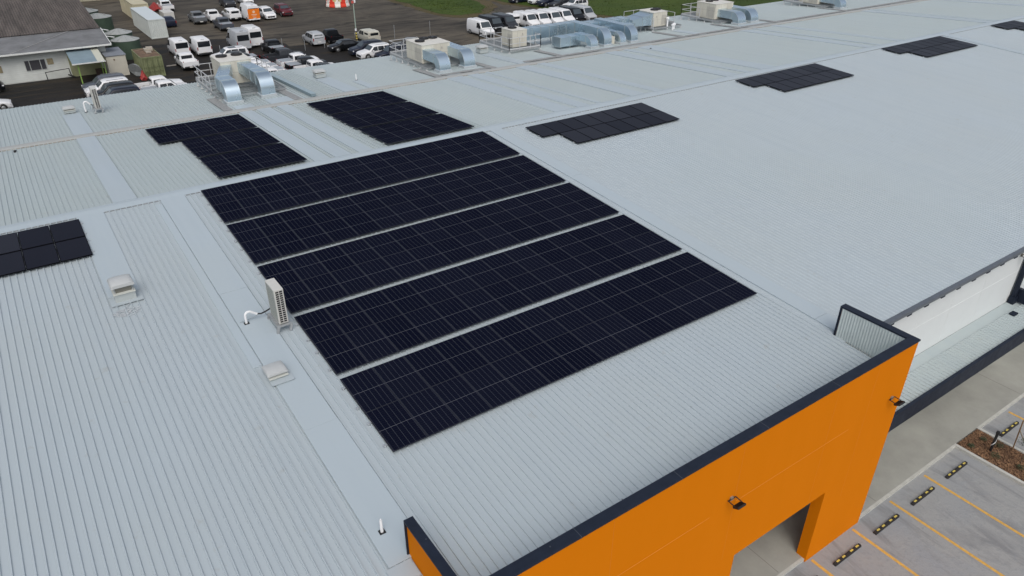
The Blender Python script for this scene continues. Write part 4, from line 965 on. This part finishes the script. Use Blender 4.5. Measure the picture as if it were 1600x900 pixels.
V('ute','bluegrey',25.3,113.0,90,'blue grey pickup standing alone in front of the far group','pickup',('cover',))
V('ute','white',29.0,121.2,90,'white pickup with white canopy left of the orange van','pickup',('canopy',))
V('highvan','white',31.4,119.0,90,'van with orange rear doors and white mark','van',('graphic',))
V('suv','white',34.3,118.6,-90,'white suv facing the roof beside the orange van','suv')
V('suv','maroon',37.8,120.1,-90,'maroon suv standing right of the white suv','suv')
V('suv','darkgrey',32.2,134.8,-90,'dark suv facing the roof at the very top edge','suv')
V('van','white',36.0,136.5,-90,'white van cut off by the top edge behind the orange van','van')
V('ute','white',21.6,136.8,90,'white pickup beside the red tarp and the containers','pickup',('cover',))
V('car','navy',18.6,121.0,90,'dark blue car half hidden by the white container','car')
V('van','white',57.3,85.6,-90,'white van at the left end of the van row','van',('rack2',))
V('van','black',60.4,87.2,-90,'black van right of the leftmost white van','van')
V('van','darkgrey',63.1,87.4,-90,'dark grey van behind the third cooling unit','van')
V('ute','white',65.6,90.2,90,'white pickup with canopy seen from behind in the van row','pickup',('canopy',))
V('van','white',67.1,87.0,-90,'white van, first of four white vans side by side','van')
V('van','white',69.3,86.7,-90,'white van, second of four white vans side by side','van')
V('van','white',71.6,86.4,-90,'white van with dark side windows, third of four side by side','van',('windowed',))
V('van','white',74.0,86.5,-90,'white van, last of four white vans side by side','van')
V('van','black',76.5,86.9,-90,'black box like van between the white vans and the silver van','van')
V('van','silver',78.9,86.8,-90,'silver van at the right end of the van row by the grass','van')
V('suv','white',84.5,95.9,180,'white suv facing left behind the black van','suv')
V('suv','darkgrey',83.3,98.6,180,'dark suv just behind the white suv beside the grass','suv')
V('suv','navy',82.6,101.3,180,'dark blue suv between the dark suv and the white pickup','suv')
V('ute','white',83.0,104.3,180,'white pickup facing left at the top edge by the grass','pickup',('cover',))
V('car','navy',80.6,108.0,180,'navy car cut off by the top edge beside the gravel track','car')
V('car','white',79.4,76.5,180,'white car roof showing above the ducts, nearest the grass','car')
V('car','white',74.2,75.7,180,'white car roof showing above the long duct in the middle','car')
V('car','white',69.6,75.1,180,'white car roof showing above the ducts, leftmost of three','car')

# ================================================================== YARD OBJECTS
def container(x0, x1, y0, y1, h, m, name, lab, rm=None):
    o = empty(name, ((x0+x1)/2, y0, G), 0, lab, 'container', 'shipping containers in the yard')
    a, b, d = x0-(x0+x1)/2, x1-(x0+x1)/2, y1-y0
    body = MB(); z0, z1_ = .16, h-.14
    def wall(p, q, nx, ny):
        L_ = math.hypot(q[0]-p[0], q[1]-p[1]); n = max(3, int(L_/.28)); pts = []
        for i in range(n):
            for t, dd in ((0, 0), (.35, 0), (.5, -.045), (.85, -.045)):
                k = (i+t)/n; pts.append((p[0]+(q[0]-p[0])*k+nx*dd, p[1]+(q[1]-p[1])*k+ny*dd))
        pts.append(q)
        for u, v in zip(pts, pts[1:]): body.quad((*u, z0), (*v, z0), (*v, z1_), (*u, z1_))
    wall((a,.0), (b,.0), 0, -1); wall((b,0), (b,d), 1, 0); wall((b,d), (a,d), 0, 1); wall((a,d), (a,0), -1, 0)
    body.build('corrugated_wall', m, o)
    fr = MB()
    for x in (a, b-.1):
        for y in (-.02, d-.08): fr.box(x-.02, x+.12, y, y+.1, 0, h)
    fr.box(a, b, -.03, .05, z1_, h).box(a, b, d-.05, d+.03, z1_, h).box(a-.03, a+.05, .08, d-.08, z1_, h).box(b-.05, b+.03, .08, d-.08, z1_, h)
    fr.box(a, b, -.03, .05, .02, z0).box(a-.03, a+.05, .08, d-.08, .02, z0).box(b-.05, b+.03, .08, d-.08, .02, z0); fr.build('frame', m, o)
    MB().box(a+.02, b-.02, .02, d-.02, h-.05, h-.012).build('roof', rm or m, o)
    return o
container(13.8, 16.2, 109.9, 123.4, 2.75, mat('pale_container', (.56, .60, .58), .55, noise=.08, nscale=1), 'shipping_container', 'long pale white shipping container with ribbed walls', mat('pale_roof', (.56, .62, .64), .5))
container(14.7, 17.1, 126.6, 139.2, 2.75, mat('cream_container', (.52, .48, .34), .6, noise=.12, nscale=1), 'shipping_container', 'cream shipping container behind the white one')
gc = container(8.05, 10.45, 85.2, 91.0, 2.45, mat('green_container', (.20, .225, .115), .75, noise=.35, nscale=1.3), 'shipping_container', 'old green shipping container with rusty brown roof', mat('rusty_roof', (.17, .11, .07), .9, noise=.6, nscale=1.2))
mb = MB()
for x in (-.62, .0, .62): mb.bar((x, -.09, .2), (x, -.09, 2.25), .04)
mb.bar((-1.1, -.08, 1.2), (1.1, -.08, 1.2), .03).bar((-1.1, -.08, .7), (1.1, -.08, .7), .03); mb.build('door_bars', mat('green_dark', (.09, .11, .05), .8), gc)
for i, (x, y, s) in enumerate(((9.75, 89.0, .55), (10.1, 90.2, .42), (9.5, 87.6, .34))):
    o = MB().box(x-s, x+s*.8, y-s*.8, y+s*.8, G+2.455, G+2.455+s*.55).build('crate', mat('pale_crate', (.40, .36, .30), .8, noise=.3, nscale=3), None, bevel=.02)
    tag(o, ('largest pale crate on the rusty container roof', 'pale crate at the far edge of the rusty roof', 'smallest pale crate on the rusty container roof')[i], 'crate', 'crates on the green container')
# cream box shed
o = empty('box_shed', (5.75, 88.2, G), 0, 'cream box shed with grey roof between the awning and the green container', 'shed')
MB().box(-1.1, 1.1, 0, 5.0, 0, 2.45).build('wall', mat('cream_board', (.52, .50, .43), .7, noise=.1, nscale=1), o)
MB().box(-1.18, 1.18, -.08, 5.08, 2.45, 2.53).build('roof', mat('grey_tin', (.20, .22, .25), .55, noise=.15, nscale=1), o)
MB().cyl((-.25, -.06, 2.0), .09, .07, 'y', 12).build('vent', mat('rusty', (.15, .10, .06), .9), o)
# disc and red tarp leaning by the green container
o = empty('leaning_disc', (7.3, 85.9, G), 0, 'large pale grey disc leaning between the box shed and green container', 'disc')
mb = MB(); mb.tube([(0,0,0),(.06,.03,.02),(.12,.06,.0)], [.95,.80,.3], 24); d_ = mb.build('disc_plate', mat('grey_disc', (.30, .32, .32), .5, noise=.2, nscale=3), o, 40); d_.location = (0, 0, .93); d_.rotation_euler = (R(6), R(-8), R(17))
MB().bar((.15,.2,.0),(.35,.5,1.1), .08).build('prop', TRIM, o)
def tarp(x, y, sx, sy, h, lab):
    mb = MB(); n = 9; g = [[(sx*(i/n-.5), sy*(j/n-.5), max(0., h*(1-abs(i/n-.5)*1.5)*(1-abs(j/n-.5)*1.4)+random.uniform(-.07, .07))) for i in range(n+1)] for j in range(n+1)]
    for j in range(n):
        for i in range(n): mb.quad(g[j][i], g[j][i+1], g[j+1][i+1], g[j+1][i])
    mb.box(-sx*.35, sx*.35, -sy*.35, sy*.35, 0, h*.3)
    o = mb.build('red_tarp', mat('red_tarp', (.32, .03, .025), .6, noise=.3, nscale=3), None, 40); o.location = (x, y, G+.01); tag(o, lab, 'tarp', 'red tarps in the yard')
tarp(7.75, 84.4, .8, 1.0, 1.35, 'red tarp heap leaning on the green container'); tarp(20.0, 137.6, 1.9, 5, 1.5, 'red tarp heap beside the cream container')
o = MB().box(19.0, 20.7, 125.5, 129.0, G, G+1.2).build('storage_box', mat('white_box', (.55, .55, .52), .6), None, bevel=.03); tag(o, 'white storage box behind the pale container', 'box')
# water tanks
TG = mat('green_tank', (.052, .085, .058), .6, noise=.25, nscale=.8)
def tank(x, y, r, h, lab):
    o = empty('water_tank', (x, y, G), 0, lab, 'water tank', 'green water tanks beside the old shed')
    n = 40; prof = [(r, 0)]+[(r+(.02 if i % 2 else 0), h*i/14) for i in range(1, 15)]
    rings = [[(q*math.cos(2*math.pi*k/n), q*math.sin(2*math.pi*k/n), z) for k in range(n)] for q, z in prof]; MB().loft(rings).build('wall', TG, o, 50)
    mb = MB(); cone = [(r+.05, h), (r+.05, h+.04), (.35, h+.50), (.2, h+.52)]; rr = []
    for q, z in cone: rr.append([(q*math.cos(2*math.pi*k/n), q*math.sin(2*math.pi*k/n), z) for k in range(n)])
    MB().loft(rr).build('roof', mat('tank_roof', (.36, .38, .37), .5, noise=.12, nscale=1), o, 20)
    sm = MB()
    for k in range(8): a = 2*math.pi*k/8; sm.bar((.3*math.cos(a), .3*math.sin(a), h+.52), ((r)*math.cos(a), (r)*math.sin(a), h+.07), .03)
    sm.build('roof_seams', mat('tank_seam', (.25, .27, .26), .6), o)
    MB().cyl((r*.5, -.3, h+.30), .16, .1, 'z', 12).build('hatch', mat('hatch_grey', (.3, .3, .3), .6), o)
tank(8.65, 98.7, 1.75, 2.35, 'green water tank nearest the box shed'); tank(8.75, 104.4, 1.75, 2.35, 'green water tank just behind the nearest one')
tank(8.2, 118.9, 2.0, 2.5, 'large green water tank beside the gable of the old shed'); tank(7.4, 125.6, 1.9, 2.5, 'farthest green water tank, mostly its pale roof showing')
o = empty('downpipe_run', (6.6, 104, G), 0, 'thin white pipes crossing from the shed to the tanks', 'pipe')
MB().tube([(-1.3,-4.5,3.2),(.9,-4.8,2.7)], .06, 8).tube([(-1.2,.5,3.4),(1.0,.3,2.8)], .06, 8).build('pipe', WHITEP, o)
# old shed
o = empty('old_shed', (0, 91.2, G), 0, 'old white board shed with weathered brown corrugated roof', 'shed')
def loc(x, y, z): return (x, y-91.2, z)
wb = MB(); wb.box(-30, 5.2, 0, 61, 0, 3.35)
wall = wb.build('wall', mat('white_boards', (.60, .62, .58), .65, noise=.12, nscale=.8), o)
bd = MB()
for i in range(14): z = .12+i*.23; bd.add([(-29.9,-.004,z+.2),(5.15,-.004,z+.2),(5.15,-.035,z),(-29.9,-.035,z)], [(0,1,2,3)])
bd.build('weatherboards', mat('white_boards_b', (.62, .65, .62), .6, noise=.16, nscale=.6), o)
# roof: grey skirt then steeper corrugated part
sk = MB(); sk.loft([[(x, -1.1, 3.5), (x, -1.1, 3.56), (x, 5.6, 4.46), (x, 5.6, 4.40)] for x in (-30.6, 5.8)]); sk.build('lower_roof', mat('grey_weathered_tin', (.17, .175, .18), .7, noise=.3, nscale=.7), o)
up = MB(); n = 120; pr = []
for i in range(n*2+1): pr.append((-30.6+36.4*i/(2*n), .09 if i % 2 else 0.))
rr = []
for y, z in ((5.3, 4.47), (34, 7.3), (62, 4.47)): rr.append([(x, y, z+d) for x, d in pr])
for a in range(2):
    for i in range(len(pr)-1): up.quad(rr[a][i], rr[a][i+1], rr[a+1][i+1], rr[a+1][i])
up.build('upper_roof', mat('rusty_corrugated', (.105, .088, .078), .8, noise=.45, nscale=.8, stretch=(1.5, .25, 1)), o)
MB().add([(5.7, 5.3, 3.3), (5.7, 62, 3.3), (5.7, 62, 4.4), (5.7, 34, 7.25), (5.7, 5.3, 4.4)], [(0,1,2,3,4)]).build('gable', mat('gable_boards', (.35, .34, .30), .7), o)
MB().box(-30.6, 5.85, -1.22, -1.08, 3.40, 3.58).bar((5.86, -1.1, 3.5), (5.86, 5.4, 4.42), .08, .16).build('gutter', mat('white_gutter', (.66, .68, .66), .5), o)
MB().bar((-5.0, -.95, 3.59), (2.1, 5.2, 4.50), .05, .02).build('roof_cable', mat('pale_cord', (.4, .4, .38), .7), o)
w_ = MB().box(-3.85, -1.60, -.09, -.03, 1.25, 2.50).build('window', mat('window_frame_pale', (.5, .52, .5), .6), o)
mb = MB()
for a, b in ((-3.78, -3.35), (-3.27, -2.22), (-2.14, -1.67)): mb.box(a, b, -.10, -.091, 1.31, 2.44)
mb.build('pane', mat('flyscreen', (.055, .055, .062), .4), w_)
MB().box(-1.45, -.80, -.07, -.03, 1.75, 2.45).build('vent_panel', mat('rust_stain', (.34, .29, .18), .8, noise=.3, nscale=4), o)
MB().box(-7.6, -6.2, -.07, -.03, 1.4, 2.2).build('vent_panel', mat('rust_stain', (.34, .29, .18), .8), o)
o = empty('pipe_barrier', (-.8, 90.3, G), 0, 'black pipe guard rail standing before the white boards', 'barrier')
MB().tube([(-1.15,0,0),(-1.2,0,1.05),(1.35,0,1.2),(1.45,0,0)], .06, 8).build('rail', TRIM, o); MB().bar((1.1,-.1,.5),(1.9,.1,.05), .14).build('strut', TRIM, o)
# awning beside the shed
o = empty('awning', (2.5, 91, G), 0, 'lean to awning with blue grey roof and lime green posts', 'awning')
MB().loft([[(-1.75, y, z), (-1.75, y, z+.05), (.95, y, z+.05), (.95, y, z)] for y, z in ((0, 3.15), (-5.0, 2.42))]).build('roof_panel', mat('blue_grey_sheet', (.20, .27, .31), .5, noise=.12, nscale=1), o)
MB().loft([[(.96, y, z), (.96, y, z+.055), (1.75, y, z+.055), (1.75, y, z)] for y, z in ((0, 3.15), (-5.0, 2.42))]).build('roof_light', mat('fibreglass', (.52, .53, .45), .5), o)
MB().box(-1.8, 1.8, -5.1, -5.0, 2.36, 2.48).build('gutter', mat('white_gutter', (.66, .68, .66), .5), o)
LIME = mat('lime_paint', (.25, .42, .09), .6)
for x, y in ((-1.2, -4.6), (1.65, -4.0), (1.65, -1.0)): MB().box(x-.05, x+.05, y-.05, y+.05, 0, 2.45).build('post', LIME, o)
MB().box(-1.7, 1.7, .0, .12, 0, 2.9).build('back_wall', mat('olive_board', (.28, .29, .17), .8, noise=.2, nscale=1), o)
MB().box(.9, 1.9, -.9, -.3, 0, .7).build('bench', mat('dark_timber', (.06, .04, .03), .9), o)
# far beige shed wall at the top
o = empty('far_building', (12, 155.5, G), 0, 'low beige building at the top edge behind the containers', 'building')
MB().box(-12, 8, 0, 8, 0, 2.6).build('wall', mat('beige_wall', (.42, .40, .30), .7, noise=.1, nscale=.6), o)
mb = MB()
for i in range(12): mb.box(-11.5+i*1.65, -11.42+i*1.65, -.03, 0, .05, 2.5)
mb.build('pilaster', mat('beige_pilaster', (.32, .30, .22), .7), o); MB().box(-12.2, 8.2, -.2, 8.2, 2.6, 2.7).build('roof', mat('beige_roof', (.35, .35, .32), .6), o)
# light pole
o = empty('lamp_pole', (37.8, 88.7, G), 0, 'tall pale green pole with yellow sleeve beside the cream pickup', 'pole')
MB().tube([(0,0,0),(0,0,8.6)], [.09,.06], 12).build('shaft', mat('pale_green_steel', (.32, .40, .34), .5), o, 40)
mb = MB()
for i in range(5): mb.tube([(0,0,.1+i*.36),(0,0,.3+i*.36)], .13, 12)
mb.build('yellow_sleeve', YEL, o); MB().tube([(0,0,.05),(0,0,1.95)], .115, 12).build('sleeve', TRIM, o)
MB().box(-.2, .02, -.2, -.05, 1.95, 2.3).build('switch_box', WHITEP, o)
MB().box(-.32, .0, -.14, -.06, 5.75, 6.1).build('sign', mat('sign_red', (.55, .10, .08), .5), o); MB().box(.05, .3, -.14, -.06, 5.8, 6.2).build('sign', WHITEP, o)
MB().box(-.5, .5, -.35, .1, 8.55, 8.75).build('lamp_head', mat('lamp_grey', (.5, .52, .5), .5), o)
# barrier ring
RED = mat('barrier_red', (.70, .05, .02), .5); WH = mat('barrier_white', (.74, .72, .66), .5)
cx, cy, rr_ = 49.3, 123.1, 2.0; nb = 12
for i in range(nb):
    a = 2*math.pi*i/nb-math.pi/2+.12; L_ = 2*rr_*math.sin(math.pi/nb)*.98; col = i % 2
    o = empty('safety_barrier', (cx+rr_*math.cos(a), cy+rr_*math.sin(a), G+.01), a+math.pi/2, f'{("red","white")[col]} plastic barrier, {ORD[i]} anticlockwise in the ring, counted from its nearest point', 'barrier', 'plastic barriers set in a ring')
    MB().loft([[(-L_/2, -.22, 0), (L_/2, -.22, 0), (L_/2, .22, 0), (-L_/2, .22, 0)], [(-L_/2, -.20, .25), (L_/2, -.20, .25), (L_/2, .20, .25), (-L_/2, .20, .25)], [(-L_/2, -.07, .6), (L_/2, -.07, .6), (L_/2, .07, .6), (-L_/2, .07, .6)], [(-L_/2, -.06, 1.0), (L_/2, -.06, 1.0), (L_/2, .06, 1.0), (-L_/2, .06, 1.0)]]).build('shell', (RED, WH)[col], o, bevel=.03)
    MB().cyl((0, 0, 1.0), .07, .03, 'z', 10).build('filler_cap', TRIM, o)
for i, (x, y) in enumerate(((48.7, 123.2), (50.0, 123.7))):
    o = MB().box(x-.25, x+.25, y-.25, y+.25, G+.01, G+1.2).cyl((x, y, G+1.2), .18, .12).build('marker_bin', mat('pale_yellow', (.62, .55, .28), .6), None, bevel=.04); tag(o, ('pale yellow marker bin at left inside the barrier ring', 'pale yellow marker bin at right inside the barrier ring')[i], 'bin', 'bins inside the barrier ring')
# thin fence posts at the edge of the asphalt
for i, (x, lab) in enumerate(((18.5, 'thin steel post right of the second white van'), (26.9, 'thin steel post in front of the black pickup'), (30.1, 'thin steel post left of the silver people mover'), (33.0, 'thin steel post right of the silver people mover'), (44.2, 'thin steel post right of the cream pickup'), (50.3, 'thin steel post near the left white van'))):
    o = empty('fence_post', (x, 89.3, G), 0, lab, 'post', 'thin steel posts along the yard')
    MB().tube([(0,0,0),(0,0,2.0)], .035, 8).build('post', GALVD, o); MB().cyl((0,0,2.0), .045, .03, 'z', 8).build('cap', GALVD, o)
for x, y, lab in ((11.6, 90.2, 'pale timber pole lying on the asphalt right of the green container'),):
    o = MB().bar((x, y, G+.06), (x+1.6, y-.1, G+.06), .12).build('timber_pole', mat('pale_timber', (.35, .33, .30), .8), None); tag(o, lab, 'pole')
